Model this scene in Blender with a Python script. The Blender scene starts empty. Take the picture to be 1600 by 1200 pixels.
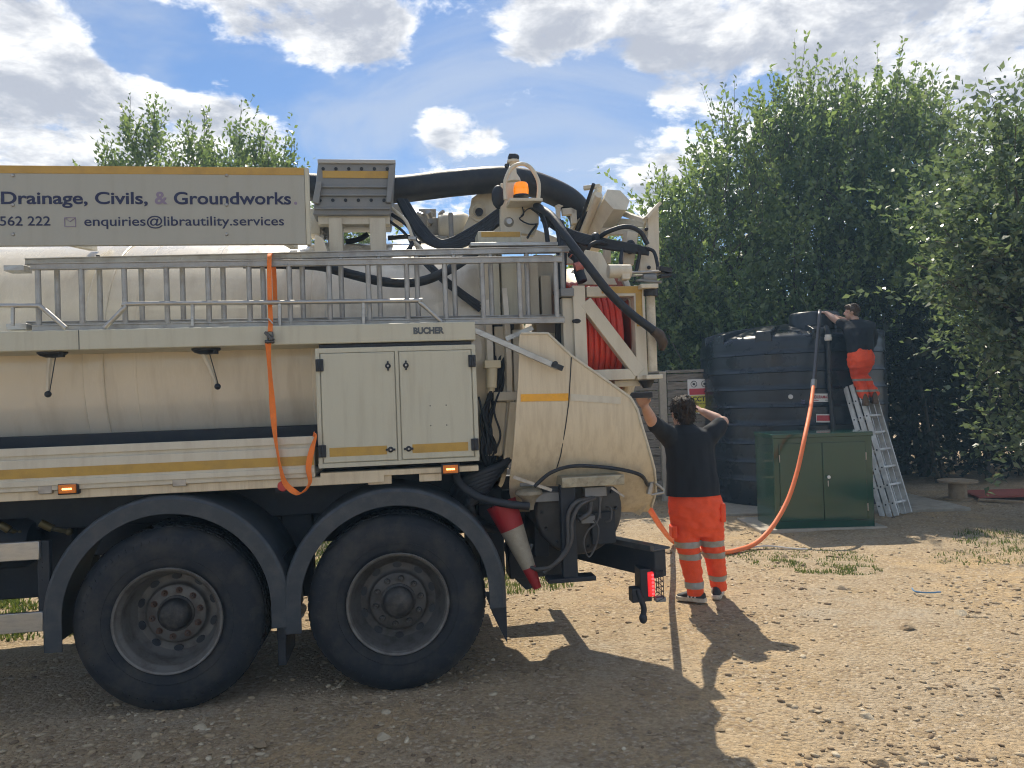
import bpy, bmesh, math, random
import numpy as np
from mathutils import Vector, Matrix, Euler, noise
random.seed(7); RNG = np.random.default_rng(7)
scene = bpy.context.scene
C = scene.collection
R = math.radians

# ---------------------------------------------------------------- camera
F_PX, CAM_H, PITCH, ROLL = 1180.0, 1.72, R(1.0), 0.030
cam = bpy.data.objects.new('camera', bpy.data.cameras.new('camera'))
C.objects.link(cam); scene.camera = cam
cam.data.sensor_fit = 'HORIZONTAL'; cam.data.sensor_width = 36.0
cam.data.lens = F_PX / 1600 * 36; cam.data.clip_end = 2000; cam.data.clip_start = 0.05
_r = Vector((1, 0, 0)); _u = Vector((0, -math.sin(PITCH), math.cos(PITCH))); _f = Vector((0, math.cos(PITCH), math.sin(PITCH)))
_cx = _r*math.cos(ROLL) - _u*math.sin(ROLL); _cy = _r*math.sin(ROLL) + _u*math.cos(ROLL)
m = Matrix((_cx, _cy, -_f)).transposed().to_4x4(); m.translation = (0, 0, CAM_H)
cam.matrix_world = m

# ---------------------------------------------------------------- light
SUN_EL, SUN_AZ = R(52), math.atan2(-0.11, 1.35)      # sun stands ahead of the camera, high up
sun = bpy.data.objects.new('sun', bpy.data.lights.new('sun', 'SUN'))
C.objects.link(sun)
sun.data.energy = 3.4; sun.data.angle = R(0.53); sun.data.color = (1.0, 0.90, 0.74)
to_sun = Vector((math.sin(SUN_AZ)*math.cos(SUN_EL), math.cos(SUN_AZ)*math.cos(SUN_EL), math.sin(SUN_EL)))
sun.rotation_euler = to_sun.to_track_quat('Z', 'Y').to_euler()
vs = scene.view_settings
scene.display_settings.display_device = 'sRGB'
vs.view_transform = 'Standard'; vs.look = 'None'; vs.gamma = 1; vs.use_curve_mapping = False; vs.exposure = 0.80

cy_ = scene.cycles
cy_.max_bounces = 4; cy_.diffuse_bounces = 3; cy_.glossy_bounces = 2; cy_.transmission_bounces = 2; cy_.transparent_max_bounces = 4; cy_.volume_bounces = 0
cy_.use_adaptive_sampling = True; cy_.adaptive_threshold = 0.03; cy_.filter_width = 1.1; cy_.caustics_reflective = False; cy_.caustics_refractive = False

# ---------------------------------------------------------------- pixel helpers (photo pixels -> points of the place)
def ray(px, py):
    d = _cx*((px-800)/F_PX) + _cy*(-(py-600)/F_PX) + _f
    return d
def W(px, py, Y):
    d = ray(px, py); k = Y/d.y
    return Vector((d.x*k, Y, CAM_H + d.z*k))
def G(px, py, z=0.0):
    d = ray(px, py); k = (z-CAM_H)/d.z
    return Vector((d.x*k, d.y*k, z))

# ---------------------------------------------------------------- sky
world = bpy.data.worlds.new('World'); scene.world = world; world.use_nodes = True
def sky():
    nt = world.node_tree; N = nt.nodes; L = nt.links; N.clear()
    out = N.new('ShaderNodeOutputWorld'); bg = N.new('ShaderNodeBackground'); bg.inputs['Strength'].default_value = 0.15
    L.new(bg.outputs[0], out.inputs[0])
    st = N.new('ShaderNodeTexSky'); st.sky_type = 'NISHITA'; st.sun_disc = False
    st.sun_elevation = SUN_EL; st.sun_rotation = SUN_AZ; st.air_density = 1.0; st.dust_density = 0.3; st.ozone_density = 1.6
    tc = N.new('ShaderNodeTexCoord'); sep = N.new('ShaderNodeSeparateXYZ'); L.new(tc.outputs['Generated'], sep.inputs[0])
    def mth(op, a, b=None, c=None, clamp=False):
        n = N.new('ShaderNodeMath'); n.operation = op; n.use_clamp = clamp
        for i, v in enumerate((a, b, c)):
            if v is None: continue
            if isinstance(v, (int, float)): n.inputs[i].default_value = v
            else: L.new(v, n.inputs[i])
        return n.outputs[0]
    zz = mth('MAXIMUM', sep.outputs['Z'], 0.0)
    den = mth('ADD', zz, 0.22)
    cmb = N.new('ShaderNodeCombineXYZ')
    L.new(mth('DIVIDE', sep.outputs['X'], den), cmb.inputs[0]); L.new(mth('DIVIDE', sep.outputs['Y'], den), cmb.inputs[1])
    def nz(scale, detail, rough, dist, off):
        mp = N.new('ShaderNodeMapping'); mp.inputs['Location'].default_value = off; L.new(cmb.outputs[0], mp.inputs[0])
        n = N.new('ShaderNodeTexNoise'); n.inputs['Scale'].default_value = scale; n.inputs['Detail'].default_value = detail
        n.inputs['Roughness'].default_value = rough; n.inputs['Distortion'].default_value = dist; L.new(mp.outputs[0], n.inputs['Vector'])
        return n.outputs[0]
    big = nz(1.5, 3, 0.5, 0.2, (3.1, 1.7, 0)); fine = nz(5.5, 10, 0.63, 0.2, (7.3, 2.2, 0)); fine2 = nz(5.5, 6, 0.63, 0.2, (7.29, 2.11, 0)); wisp = nz(1.3, 6, 0.60, 1.2, (1.3, 9.2, 0))
    cov = mth('ADD', mth('MULTIPLY', big, 0.36), mth('MULTIPLY_ADD', fine, 1.15, -0.19))
    # cumulus heaps standing where the photograph shows them
    nrm = N.new('ShaderNodeVectorMath'); nrm.operation = 'NORMALIZE'; L.new(tc.outputs['Generated'], nrm.inputs[0])
    blobs = [(20, 110, .17, .30), (70, 210, .13, .22), (150, 160, .09, .26), (230, 185, .08, .26), (350, 185, .07, .26), (415, 215, .05, .22), (470, 35, .15, .22), (590, 40, .11, .22), (700, 195, .06, .22), (770, 215, .04, .2),
             (870, 40, .12, .20), (1080, 30, .15, .24), (1260, 30, .18, .26), (1450, 40, .18, .22), (1060, 95, .08, .15), (1035, 275, .05, .22), (1000, 310, .04, .18), (1590, 180, .10, .18),
             (195, 70, .07, -.34), (300, 95, .07, -.30), (430, 130, .07, -.30), (560, 190, .12, -.26), (890, 240, .14, -.24), (930, 160, .08, -.2), (700, 100, .07, -.2), (1190, 130, .06, -.2), (760, 130, .06, -.15)]
    acc = None
    for px, py, w, s in blobs:
        d = ray(px, py).normalized()
        dt = N.new('ShaderNodeVectorMath'); dt.operation = 'DISTANCE'; L.new(nrm.outputs[0], dt.inputs[0]); dt.inputs[1].default_value = d
        mr = N.new('ShaderNodeMapRange'); mr.interpolation_type = 'SMOOTHSTEP'; L.new(dt.outputs['Value'], mr.inputs[0])
        mr.inputs[1].default_value = 0; mr.inputs[2].default_value = w; mr.inputs[3].default_value = s; mr.inputs[4].default_value = 0
        acc = mr.outputs[0] if acc is None else mth('ADD', acc, mr.outputs[0])
    acc = mth('MINIMUM', acc, 0.20)
    cov = mth('ADD', cov, acc)
    mask = N.new('ShaderNodeMapRange'); mask.interpolation_type = 'SMOOTHSTEP'; L.new(cov, mask.inputs[0])
    mask.inputs[1].default_value = 0.545; mask.inputs[2].default_value = 0.725
    dens = N.new('ShaderNodeMapRange'); dens.interpolation_type = 'SMOOTHSTEP'; L.new(mth('ADD', mth('MULTIPLY', fine2, 1.25), mth('MULTIPLY', acc, 1.1)), dens.inputs[0]); dens.inputs[1].default_value = 0.55; dens.inputs[2].default_value = 0.98
    core = N.new('ShaderNodeMixRGB'); L.new(dens.outputs[0], core.inputs[0])
    core.inputs[1].default_value = (5.6, 5.5, 5.3, 1); core.inputs[2].default_value = (2.1, 2.2, 2.5, 1)
    wm = N.new('ShaderNodeMapRange'); wm.interpolation_type = 'SMOOTHSTEP'; L.new(wisp, wm.inputs[0]); wm.inputs[1].default_value = .40; wm.inputs[2].default_value = .68; wm.inputs[4].default_value = .52
    tint = N.new('ShaderNodeMixRGB'); tint.blend_type = 'MULTIPLY'; tint.inputs[0].default_value = 1; tint.inputs[2].default_value = (.295, .365, .45, 1)
    L.new(st.outputs[0], tint.inputs[1])
    m1 = N.new('ShaderNodeMixRGB'); L.new(wm.outputs[0], m1.inputs[0]); L.new(tint.outputs[0], m1.inputs[1]); m1.inputs[2].default_value = (2.7, 2.85, 3.1, 1)
    m2 = N.new('ShaderNodeMixRGB'); L.new(mask.outputs[0], m2.inputs[0]); L.new(m1.outputs[0], m2.inputs[1]); L.new(core.outputs[0], m2.inputs[2])
    L.new(m2.outputs[0], bg.inputs['Color'])
sky()
world.cycles.sampling_method = 'MANUAL'; world.cycles.sample_map_resolution = 512

# ---------------------------------------------------------------- materials
MATS = {}
def new_mat(name):
    mt = bpy.data.materials.new(name); mt.use_nodes = True; nt = mt.node_tree
    return mt, nt, nt.nodes['Principled BSDF']
def mat(name, col, rough=.5, metal=0.0, col2=None, scale=6.0, amt=.5, stretch=(1, 1, 1), bump=0.0, bscale=60.0, coat=0.0, spec=.5, emit=None, trans=0.0, edge=(.45, .65)):
    if name in MATS: return MATS[name]
    mt, nt, p = new_mat(name); N, L = nt.nodes, nt.links
    p.inputs['Base Color'].default_value = (*col, 1); p.inputs['Roughness'].default_value = rough; p.inputs['Metallic'].default_value = metal
    p.inputs['Specular IOR Level'].default_value = spec; p.inputs['Coat Weight'].default_value = coat; p.inputs['Coat Roughness'].default_value = .08
    if emit: p.inputs['Emission Color'].default_value = (*emit[0], 1); p.inputs['Emission Strength'].default_value = emit[1]
    if trans: p.inputs['Transmission Weight'].default_value = trans
    tc = N.new('ShaderNodeTexCoord')
    if col2:
        mp = N.new('ShaderNodeMapping'); mp.inputs['Scale'].default_value = stretch; L.new(tc.outputs['Object'], mp.inputs[0])
        n = N.new('ShaderNodeTexNoise'); n.inputs['Scale'].default_value = scale; n.inputs['Detail'].default_value = 8; n.inputs['Roughness'].default_value = .65
        L.new(mp.outputs[0], n.inputs['Vector'])
        mr = N.new('ShaderNodeMapRange'); mr.inputs[1].default_value = edge[0]; mr.inputs[2].default_value = edge[1]; mr.inputs[4].default_value = amt; L.new(n.outputs[0], mr.inputs[0])
        mx = N.new('ShaderNodeMixRGB'); L.new(mr.outputs[0], mx.inputs[0]); mx.inputs[1].default_value = (*col, 1); mx.inputs[2].default_value = (*col2, 1)
        L.new(mx.outputs[0], p.inputs['Base Color'])
        rr = N.new('ShaderNodeMapRange'); L.new(n.outputs[0], rr.inputs[0]); rr.inputs[1].default_value = .3; rr.inputs[2].default_value = .7
        rr.inputs[3].default_value = max(.03, rough-.08); rr.inputs[4].default_value = min(1, rough+.18); L.new(rr.outputs[0], p.inputs['Roughness'])
    if bump:
        n2 = N.new('ShaderNodeTexNoise'); n2.inputs['Scale'].default_value = bscale; n2.inputs['Detail'].default_value = 5; L.new(tc.outputs['Object'], n2.inputs['Vector'])
        b = N.new('ShaderNodeBump'); b.inputs['Strength'].default_value = bump; b.inputs['Distance'].default_value = .01; L.new(n2.outputs[0], b.inputs['Height']); L.new(b.outputs[0], p.inputs['Normal'])
    MATS[name] = mt; return mt
CREAM = mat('cream paint', (.62, .58, .47), .40, col2=(.42, .36, .27), scale=5, amt=.35, stretch=(2.2, 2.2, .35), bump=.05, bscale=9)
CREAM2 = mat('cream dirty panel', (.68, .59, .425), .36, col2=(.40, .31, .19), scale=7, amt=.40, stretch=(3.5, 3.5, .25), bump=.04, bscale=8)
TANKP = mat('tank paint', (.74, .68, .56), .24, col2=(.46, .39, .29), scale=4, amt=.35, stretch=(2.5, 1, .4), bump=.03, bscale=4, coat=.5)
WHITE = mat('white grey paint', (.53, .52, .415), .38, col2=(.36, .33, .25), scale=5, amt=.38, stretch=(4, 4, .3), bump=.02, bscale=7, edge=(.5, .72))
SIGNW = mat('sign panel white', (.385, .39, .345), .42, col2=(.32, .32, .275), scale=4, amt=.5, stretch=(4, 4, .25), edge=(.5, .75))
GREYBOX = mat('grey steel paint', (.21, .22, .225), .5, col2=(.30, .29, .27), scale=7, amt=.5)
GOLD = mat('gold tape', (.50, .31, .06), .4, col2=(.33, .21, .06), scale=9, amt=.5)
GOLDB = mat('amber reflective tape', (.85, .42, .03), .3, col2=(.6, .3, .04), scale=20, amt=.4)
ALU = mat('aluminium', (.46, .455, .43), .33, .85, col2=(.36, .35, .33), scale=14, amt=.6, stretch=(1, 1, 4), bump=.03)
ALUL = mat('ladder aluminium', (.40, .40, .385), .42, .45, col2=(.26, .25, .235), scale=12, amt=.5, bump=.03)
BLACK = mat('black rubber', (.011, .016, .025), .5, col2=(.042, .044, .047), scale=9, amt=.6, bump=.15, bscale=80)
TYRE = mat('tyre rubber', (.008, .012, .019), .7, col2=(.075, .068, .058), scale=5, amt=.6, bump=.2, bscale=50)
GUARD = mat('mudguard plastic', (.030, .041, .054), .45, col2=(.10, .10, .098), scale=10, amt=.5, bump=.06, bscale=40)
DARK = mat('dark chassis paint', (.011, .017, .027), .55, col2=(.045, .045, .044), scale=8, amt=.6, bump=.1, bscale=40)
RIM = mat('rim paint', (.16, .155, .145), .5, .3, col2=(.08, .07, .06), scale=9, amt=.8, bump=.1, bscale=30)
HUBD = mat('greasy hub', (.03, .03, .032), .5, .2, col2=(.13, .12, .10), scale=16, amt=.6, bump=.3, bscale=30)
RUST = mat('rusty steel', (.17, .10, .07), .7, .3, col2=(.09, .07, .06), scale=14, amt=.8, bump=.2)
ALUT = mat('bright ladder aluminium', (.62, .62, .60), .4, .4, col2=(.42, .41, .39), scale=12, amt=.5)
RIMD = mat('grimy rim', (.085, .083, .08), .5, .2, col2=(.04, .036, .03), scale=12, amt=.8, bump=.15, bscale=30)
STEEL = mat('steel', (.42, .41, .39), .4, .8, col2=(.25, .23, .2), scale=15, amt=.5)
REDH = mat('red hose', (.72, .07, .045), .38, col2=(.55, .10, .07), scale=12, amt=.5)
ORH = mat('orange hose', (.85, .20, .06), .55, col2=(.72, .24, .12), scale=6, amt=.5)
STRAP = mat('orange webbing', (.88, .22, .035), .7, col2=(.70, .20, .06), scale=30, amt=.4, bump=.1, bscale=200)
AMBER = mat('amber lens', (1.0, .30, .01), .15, coat=.5, emit=((1, .25, .0), .35))
AMBERD = mat('amber marker lens', (.75, .20, .02), .2, coat=.4)
LEDY = mat('lit amber leds', (1, .5, .1), .3, emit=((1, .55, .12), 3))
REDL = mat('red lens', (.65, .015, .02), .2, coat=.5, emit=((1, .02, .03), .35))
LEDR = mat('lit red leds', (1, .1, .1), .3, emit=((1, .05, .06), 1.6))
REDREF = mat('red reflector', (.5, .03, .04), .2, coat=.5)
NAVY = mat('navy lettering', (.016, .022, .075), .5)
MAUVE = mat('mauve lettering', (.24, .20, .29), .5)
GREYLT = mat('grey lettering', (.09, .105, .115), .5)
CONER = mat('cone red', (.34, .015, .02), .55, col2=(.16, .02, .02), scale=9, amt=.5)
CONEW = mat('cone white sleeve', (.36, .33, .26), .55, col2=(.20, .17, .12), scale=9, amt=.5)
PLASTIC = mat('black tank plastic', (.012, .018, .028), .26, col2=(.028, .035, .046), scale=2.2, amt=.7, bump=.05, bscale=25)
GREENP = mat('green gloss paint', (.002, .055, .034), .05, col2=(.003, .048, .032), scale=2, amt=.5, coat=.7, bump=.012, bscale=3)
CONCRETE = mat('concrete', (.42, .38, .31), .9, col2=(.30, .26, .2), scale=7, amt=.7, bump=.3, bscale=50)
WOODG = mat('weathered boards', (.26, .235, .20), .85, col2=(.14, .125, .105), scale=5, amt=.9, stretch=(1, 1, 9), bump=.3, bscale=40)
POSTC = mat('concrete post', (.42, .38, .31), .9, col2=(.33, .3, .25), scale=12, amt=.6, bump=.2)
PLYW = mat('reel timber', (.40, .30, .19), .8, col2=(.25, .18, .11), scale=8, amt=.7, bump=.2)
REDB = mat('red board', (.38, .09, .06), .8, col2=(.25, .10, .07), scale=7, amt=.7, bump=.2)
SKIN = mat('skin', (.56, .36, .28), .5, col2=(.48, .27, .20), scale=14, amt=.5, bump=.05, bscale=120)
SKIN.node_tree.nodes['Principled BSDF'].inputs['Subsurface Weight'].default_value = .12
SKIN.node_tree.nodes['Principled BSDF'].inputs['Subsurface Radius'].default_value = (.02, .008, .004)
HAIR = mat('dark brown hair', (.018, .013, .010), .6, spec=.25, col2=(.075, .050, .034), scale=60, amt=.8, stretch=(1, 1, .3), bump=.6, bscale=140)
HAIR2 = mat('brown hair', (.055, .032, .02), .5, col2=(.11, .07, .045), scale=60, amt=.8, bump=.6, bscale=140)
SHIRT = mat('black cotton', (.008, .012, .019), .85, col2=(.016, .020, .027), scale=8, amt=.6, bump=.15, bscale=300)
HIVIS = mat('hi vis orange cloth', (.95, .10, .025), .7, col2=(.78, .085, .03), scale=9, amt=.5, bump=.12, bscale=260)
BAND = mat('reflective tape', (.36, .36, .33), .45, .2, col2=(.28, .28, .25), scale=30, amt=.5)
SHOEB = mat('black shoe', (.02, .02, .022), .6, bump=.1, bscale=200)
SHOEW = mat('shoe sole', (.62, .56, .46), .6, col2=(.38, .31, .22), scale=30, amt=.7)
BOOT = mat('brown boot', (.13, .085, .05), .7, col2=(.2, .14, .09), scale=20, amt=.6, bump=.1)
LABELW = mat('label white', (.72, .72, .70), .4)
LABELR = mat('label red', (.50, .04, .06), .4)
LABELY = mat('label yellow', (.62, .58, .06), .45)
INK = mat('label ink', (.02, .02, .025), .5)
BARK = mat('bark', (.10, .085, .065), .9, col2=(.05, .045, .035), scale=10, amt=.8, stretch=(1, 1, .3), bump=.5, bscale=30)
BLUEP = mat('blue plastic', (.08, .22, .42), .5)
PINK = mat('hydraulic hose pink', (.5, .16, .13), .5)

def leaf_mat(name, c1, c2, gloss=.35, tr=.45):
    mt = bpy.data.materials.new(name); mt.use_nodes = True; nt = mt.node_tree; N, L = nt.nodes, nt.links; N.clear()
    out = N.new('ShaderNodeOutputMaterial')
    at = N.new('ShaderNodeAttribute'); at.attribute_name = 'tone'
    mx = N.new('ShaderNodeMixRGB'); L.new(at.outputs['Fac'], mx.inputs[0]); mx.inputs[1].default_value = (*c1, 1); mx.inputs[2].default_value = (*c2, 1)
    p = N.new('ShaderNodeBsdfPrincipled'); L.new(mx.outputs[0], p.inputs['Base Color']); p.inputs['Roughness'].default_value = gloss; p.inputs['Specular IOR Level'].default_value = .5
    t = N.new('ShaderNodeBsdfTranslucent')
    g = N.new('ShaderNodeMixRGB'); g.blend_type = 'MULTIPLY'; g.inputs[0].default_value = 1; L.new(mx.outputs[0], g.inputs[1]); g.inputs[2].default_value = (1.1, 1.22, .68, 1); L.new(g.outputs[0], t.inputs['Color'])
    ms = N.new('ShaderNodeMixShader'); ms.inputs[0].default_value = tr; L.new(p.outputs[0], ms.inputs[1]); L.new(t.outputs[0], ms.inputs[2]); L.new(ms.outputs[0], out.inputs[0])
    return mt
LEAF_A = leaf_mat('willow leaves', (.11, .17, .08), (.30, .36, .17), .28, .52)
LEAF_B = leaf_mat('glossy leaves', (.08, .125, .072), (.25, .30, .20), .26, .42)
LEAF_D = leaf_mat('shade dark hedge leaves', (.010, .017, .008), (.026, .038, .016), .6, .2)  # leaf colour lowered to paint in the deep shade under the trees
GRASSM = leaf_mat('grass blades', (.07, .11, .025), (.20, .22, .07), .5, .4)

# ---------------------------------------------------------------- mesh helpers
def link(o, parent=None):
    C.objects.link(o)
    if parent is not None: o.parent = parent
    return o
def tag(o, label=None, cat=None, group=None, kind=None):
    for k, v in (('label', label), ('category', cat), ('group', group), ('kind', kind)):
        if v: o[k] = v
    return o
def empty(name, loc=(0, 0, 0), label=None, cat=None, group=None):
    o = bpy.data.objects.new(name, None); o.empty_display_size = .1; o.location = loc; link(o)
    return tag(o, label, cat, group)
def spline(pts, n=6):
    pts = [Vector(p) for p in pts]; out = []
    P = [pts[0]*2-pts[1]] + pts + [pts[-1]*2-pts[-2]]
    for i in range(1, len(P)-2):
        a, b, c, d = P[i-1], P[i], P[i+1], P[i+2]
        for k in range(n):
            t = k/n
            out.append(.5*((2*b) + (c-a)*t + (2*a-5*b+4*c-d)*t*t + (3*b-a-3*c+d)*t**3))
    out.append(pts[-1]); return out
class MB:
    def __init__(s): s.v = []; s.f = []; s.mi = []; s.cur = 0
    def add(s, vs, fs):
        k = len(s.v); s.v += [tuple(v) for v in vs]; s.f += [tuple(i+k for i in f) for f in fs]; s.mi += [s.cur]*len(fs); return s
    def box(s, x0, x1, y0, y1, z0, z1):
        if x0 > x1: x0, x1 = x1, x0
        if y0 > y1: y0, y1 = y1, y0
        if z0 > z1: z0, z1 = z1, z0
        return s.add([(x0,y0,z0),(x1,y0,z0),(x1,y1,z0),(x0,y1,z0),(x0,y0,z1),(x1,y0,z1),(x1,y1,z1),(x0,y1,z1)],
                     [(0,3,2,1),(4,5,6,7),(0,1,5,4),(1,2,6,5),(2,3,7,6),(3,0,4,7)])
    def bar(s, a, b, w, h, up=(0, 0, 1)):
        a, b = Vector(a), Vector(b); d = (b-a).normalized(); u = Vector(up); sd = d.cross(u)
        if sd.length < 1e-4: sd = d.cross(Vector((0, 1, 0)))
        sd.normalize(); u = sd.cross(d); vs = []
        for p in (a, b):
            for i, j in ((-1,-1),(1,-1),(1,1),(-1,1)): vs.append(p + sd*(w/2*i) + u*(h/2*j))
        return s.add(vs, [(0,3,2,1),(4,5,6,7),(0,1,5,4),(1,2,6,5),(2,3,7,6),(3,0,4,7)])
    def prism(s, poly, y0, y1):
        n = len(poly); ar = sum(poly[i][0]*poly[(i+1)%n][1]-poly[(i+1)%n][0]*poly[i][1] for i in range(n))
        if ar < 0: poly = poly[::-1]
        if y0 > y1: y0, y1 = y1, y0
        vs = [(x, y0, z) for x, z in poly] + [(x, y1, z) for x, z in poly]
        return s.add(vs, [tuple(range(n)), tuple(range(2*n-1, n-1, -1))] + [(i, i+n, (i+1)%n+n, (i+1)%n) for i in range(n)])
    def tube(s, pts, r, n=8, closed=False, flat=None):
        pts = [Vector(p) for p in pts]; m = len(pts); rs = r if isinstance(r, (list, tuple)) else [r]*m
        vs = []; nrm = None
        for i, p in enumerate(pts):
            if closed: d = pts[(i+1)%m]-pts[i-1]
            else: d = pts[min(i+1, m-1)]-pts[max(i-1, 0)]
            d.normalize()
            if nrm is None:
                nrm = d.cross(Vector((0, 0, 1)))
                if nrm.length < .05: nrm = d.cross(Vector((0, 1, 0)))
            nrm = (nrm - d*nrm.dot(d)).normalized(); b = d.cross(nrm)
            for k in range(n):
                a = 2*math.pi*k/n; vs.append(p + (nrm*math.cos(a) + b*math.sin(a))*rs[i])
        fs = []
        for i in range(m if closed else m-1):
            j = (i+1) % m
            for k in range(n):
                fs.append((i*n+k, i*n+(k+1)%n, j*n+(k+1)%n, j*n+k))
        if not closed: fs += [tuple(range(n-1, -1, -1)), tuple(range((m-1)*n, m*n))]
        return s.add(vs, fs)
    def lathe(s, prof, o, ax=(0, 1, 0), n=32, caps=True):
        o = Vector(o); ax = Vector(ax).normalized(); u = ax.cross(Vector((0, 0, 1)))
        if u.length < .05: u = ax.cross(Vector((1, 0, 0)))
        u.normalize(); w = ax.cross(u); m = len(prof); vs = []
        for r, t in prof:
            for k in range(n):
                a = 2*math.pi*k/n; vs.append(o + ax*t + (u*math.cos(a)+w*math.sin(a))*r)
        fs = [(i*n+k, (i+1)*n+k, (i+1)*n+(k+1)%n, i*n+(k+1)%n) for i in range(m-1) for k in range(n)]
        fs = [f[::-1] for f in fs]
        if caps and prof[0][0] > 1e-5: fs.append(tuple(range(n-1, -1, -1)))
        if caps and prof[-1][0] > 1e-5: fs.append(tuple(range((m-1)*n, m*n)))
        return s.add(vs, fs)
    def cyl(s, a, b, r, n=16, r2=None):
        return s.tube([a, b], [r, r if r2 is None else r2], n)
    def ball(s, c, rx, ry=None, rz=None, n=14, rot=None):
        ry = rx if ry is None else ry; rz = rx if rz is None else rz; c = Vector(c); vs = []; h = n//2
        for i in range(h+1):
            t = math.pi*i/h
            for k in range(n):
                a = 2*math.pi*k/n; v = Vector((rx*math.sin(t)*math.cos(a), ry*math.sin(t)*math.sin(a), rz*math.cos(t)))
                if rot: v = rot @ v
                vs.append(c+v)
        return s.add(vs, [(i*n+k, (i+1)*n+k, (i+1)*n+(k+1)%n, i*n+(k+1)%n) for i in range(h) for k in range(n)])
    def mesh(s, name):
        me = bpy.data.meshes.new(name); me.from_pydata(s.v, [], s.f)
        bm = bmesh.new(); bm.from_mesh(me); bmesh.ops.remove_doubles(bm, verts=bm.verts, dist=1e-6); bmesh.ops.recalc_face_normals(bm, faces=bm.faces); bm.to_mesh(me); bm.free()
        return me
    def build(s, name, m, parent=None, smooth=True, bevel=0.0, ang=40, multi=False):
        if multi:
            me = bpy.data.meshes.new(name); me.from_pydata(s.v, [], s.f)
            for i, f in enumerate(me.polygons): f.material_index = s.mi[i]
        else: me = s.mesh(name)
        for q in (m if isinstance(m, (list, tuple)) else [m]): me.materials.append(q)
        if smooth: me.shade_smooth(); me.set_sharp_from_angle(angle=R(ang))
        o = bpy.data.objects.new(name, me); link(o, parent)
        if bevel:
            b = o.modifiers.new('bevel', 'BEVEL'); b.width = bevel; b.segments = 2; b.limit_method = 'ANGLE'; b.angle_limit = R(35); b.use_clamp_overlap = True
        return o
def copy_of(o, parent=None, loc=None, rot=None, scale=None):
    c = o.copy(); link(c); c.parent = parent
    if loc is not None: c.location = loc
    if rot is not None: c.rotation_euler = rot
    if scale is not None: c.scale = scale
    return c
def np_mesh(name, verts, quads, m, parent=None, tone=None, tris=False):
    k = 3 if tris else 4
    me = bpy.data.meshes.new(name); nv, nf = len(verts), len(quads)
    me.vertices.add(nv); me.vertices.foreach_set('co', np.asarray(verts, np.float32).ravel())
    me.loops.add(nf*k); me.loops.foreach_set('vertex_index', np.asarray(quads, np.int32).ravel())
    me.polygons.add(nf); me.polygons.foreach_set('loop_start', np.arange(0, nf*k, k, dtype=np.int32)); me.polygons.foreach_set('loop_total', np.full(nf, k, np.int32))
    if tone is not None:
        a = me.attributes.new('tone', 'FLOAT', 'POINT'); a.data.foreach_set('value', np.asarray(tone, np.float32))
    me.update(calc_edges=True); me.validate(); me.materials.append(m)
    return link(bpy.data.objects.new(name, me), parent)
def eval_in_tmp(o):
    # evaluated on its own in a scratch scene, so that the big scene is not re-evaluated each time
    sc2 = bpy.data.scenes.get('scratch') or bpy.data.scenes.new('scratch'); sc2.collection.objects.link(o); vl = sc2.view_layers[0]; vl.update()
    return vl.depsgraph
def text_mesh(name, body, m, parent, fit, bold=0.0, place=None):
    """lettering as flat mesh; fit=(x0,x1,zbase,zcap) in the parent's xz plane, place = y"""
    cu = bpy.data.curves.new(name, 'FONT'); cu.body = body; cu.size = 1; cu.offset = bold; cu.resolution_u = 6; cu.extrude = .002
    t = bpy.data.objects.new(name, cu); dg = eval_in_tmp(t)
    me = bpy.data.meshes.new_from_object(t.evaluated_get(dg)); bpy.data.objects.remove(t); bpy.data.curves.remove(cu)
    me.materials.clear(); me.materials.append(m)
    n = len(me.vertices); co = np.empty(n*3, np.float32); me.vertices.foreach_get('co', co); co = co.reshape(-1, 3)
    x0, x1, zb, zc = fit; cap = 0.675
    lo, hi = co[:, 0].min(), co[:, 0].max()
    new = np.empty_like(co); new[:, 0] = x0 + (co[:, 0]-lo)/(hi-lo)*(x1-x0); new[:, 2] = zb + co[:, 1]/cap*(zc-zb); new[:, 1] = place - .0012 + (-co[:, 2])*.3
    me.vertices.foreach_set('co', new.ravel()); me.update(); me.shade_flat()
    return link(bpy.data.objects.new(name, me), parent)
def remesh(mb, voxel, name, smooth=6, disp=None):
    me = mb.mesh(name); o = bpy.data.objects.new(name, me)
    r = o.modifiers.new('r', 'REMESH'); r.mode = 'VOXEL'; r.voxel_size = voxel; r.use_smooth_shade = True
    sm = o.modifiers.new('s', 'SMOOTH'); sm.factor = .5; sm.iterations = smooth
    dg = eval_in_tmp(o); out = bpy.data.meshes.new_from_object(o.evaluated_get(dg)); bpy.data.objects.remove(o); bpy.data.meshes.remove(me)
    out.name = name
    if disp:
        amp, sc, st = disp
        n_ = len(out.vertices); co = np.empty(n_*3, np.float32); no = np.empty(n_*3, np.float32); out.vertices.foreach_get('co', co); out.vertices.foreach_get('normal', no); co = co.reshape(-1, 3); no = no.reshape(-1, 3)
        q = co*np.array([sc*st[0], sc*st[1], sc*st[2]], np.float32)
        k = np.array([noise.noise(a) + .5*noise.noise((a[0]*2.1+3, a[1]*2.1+1, a[2]*2.1+7)) for a in q.tolist()], np.float32)
        out.vertices.foreach_set('co', (co+no*(k*amp)[:, None]).ravel()); out.update()
    out.shade_smooth(); return out

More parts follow.
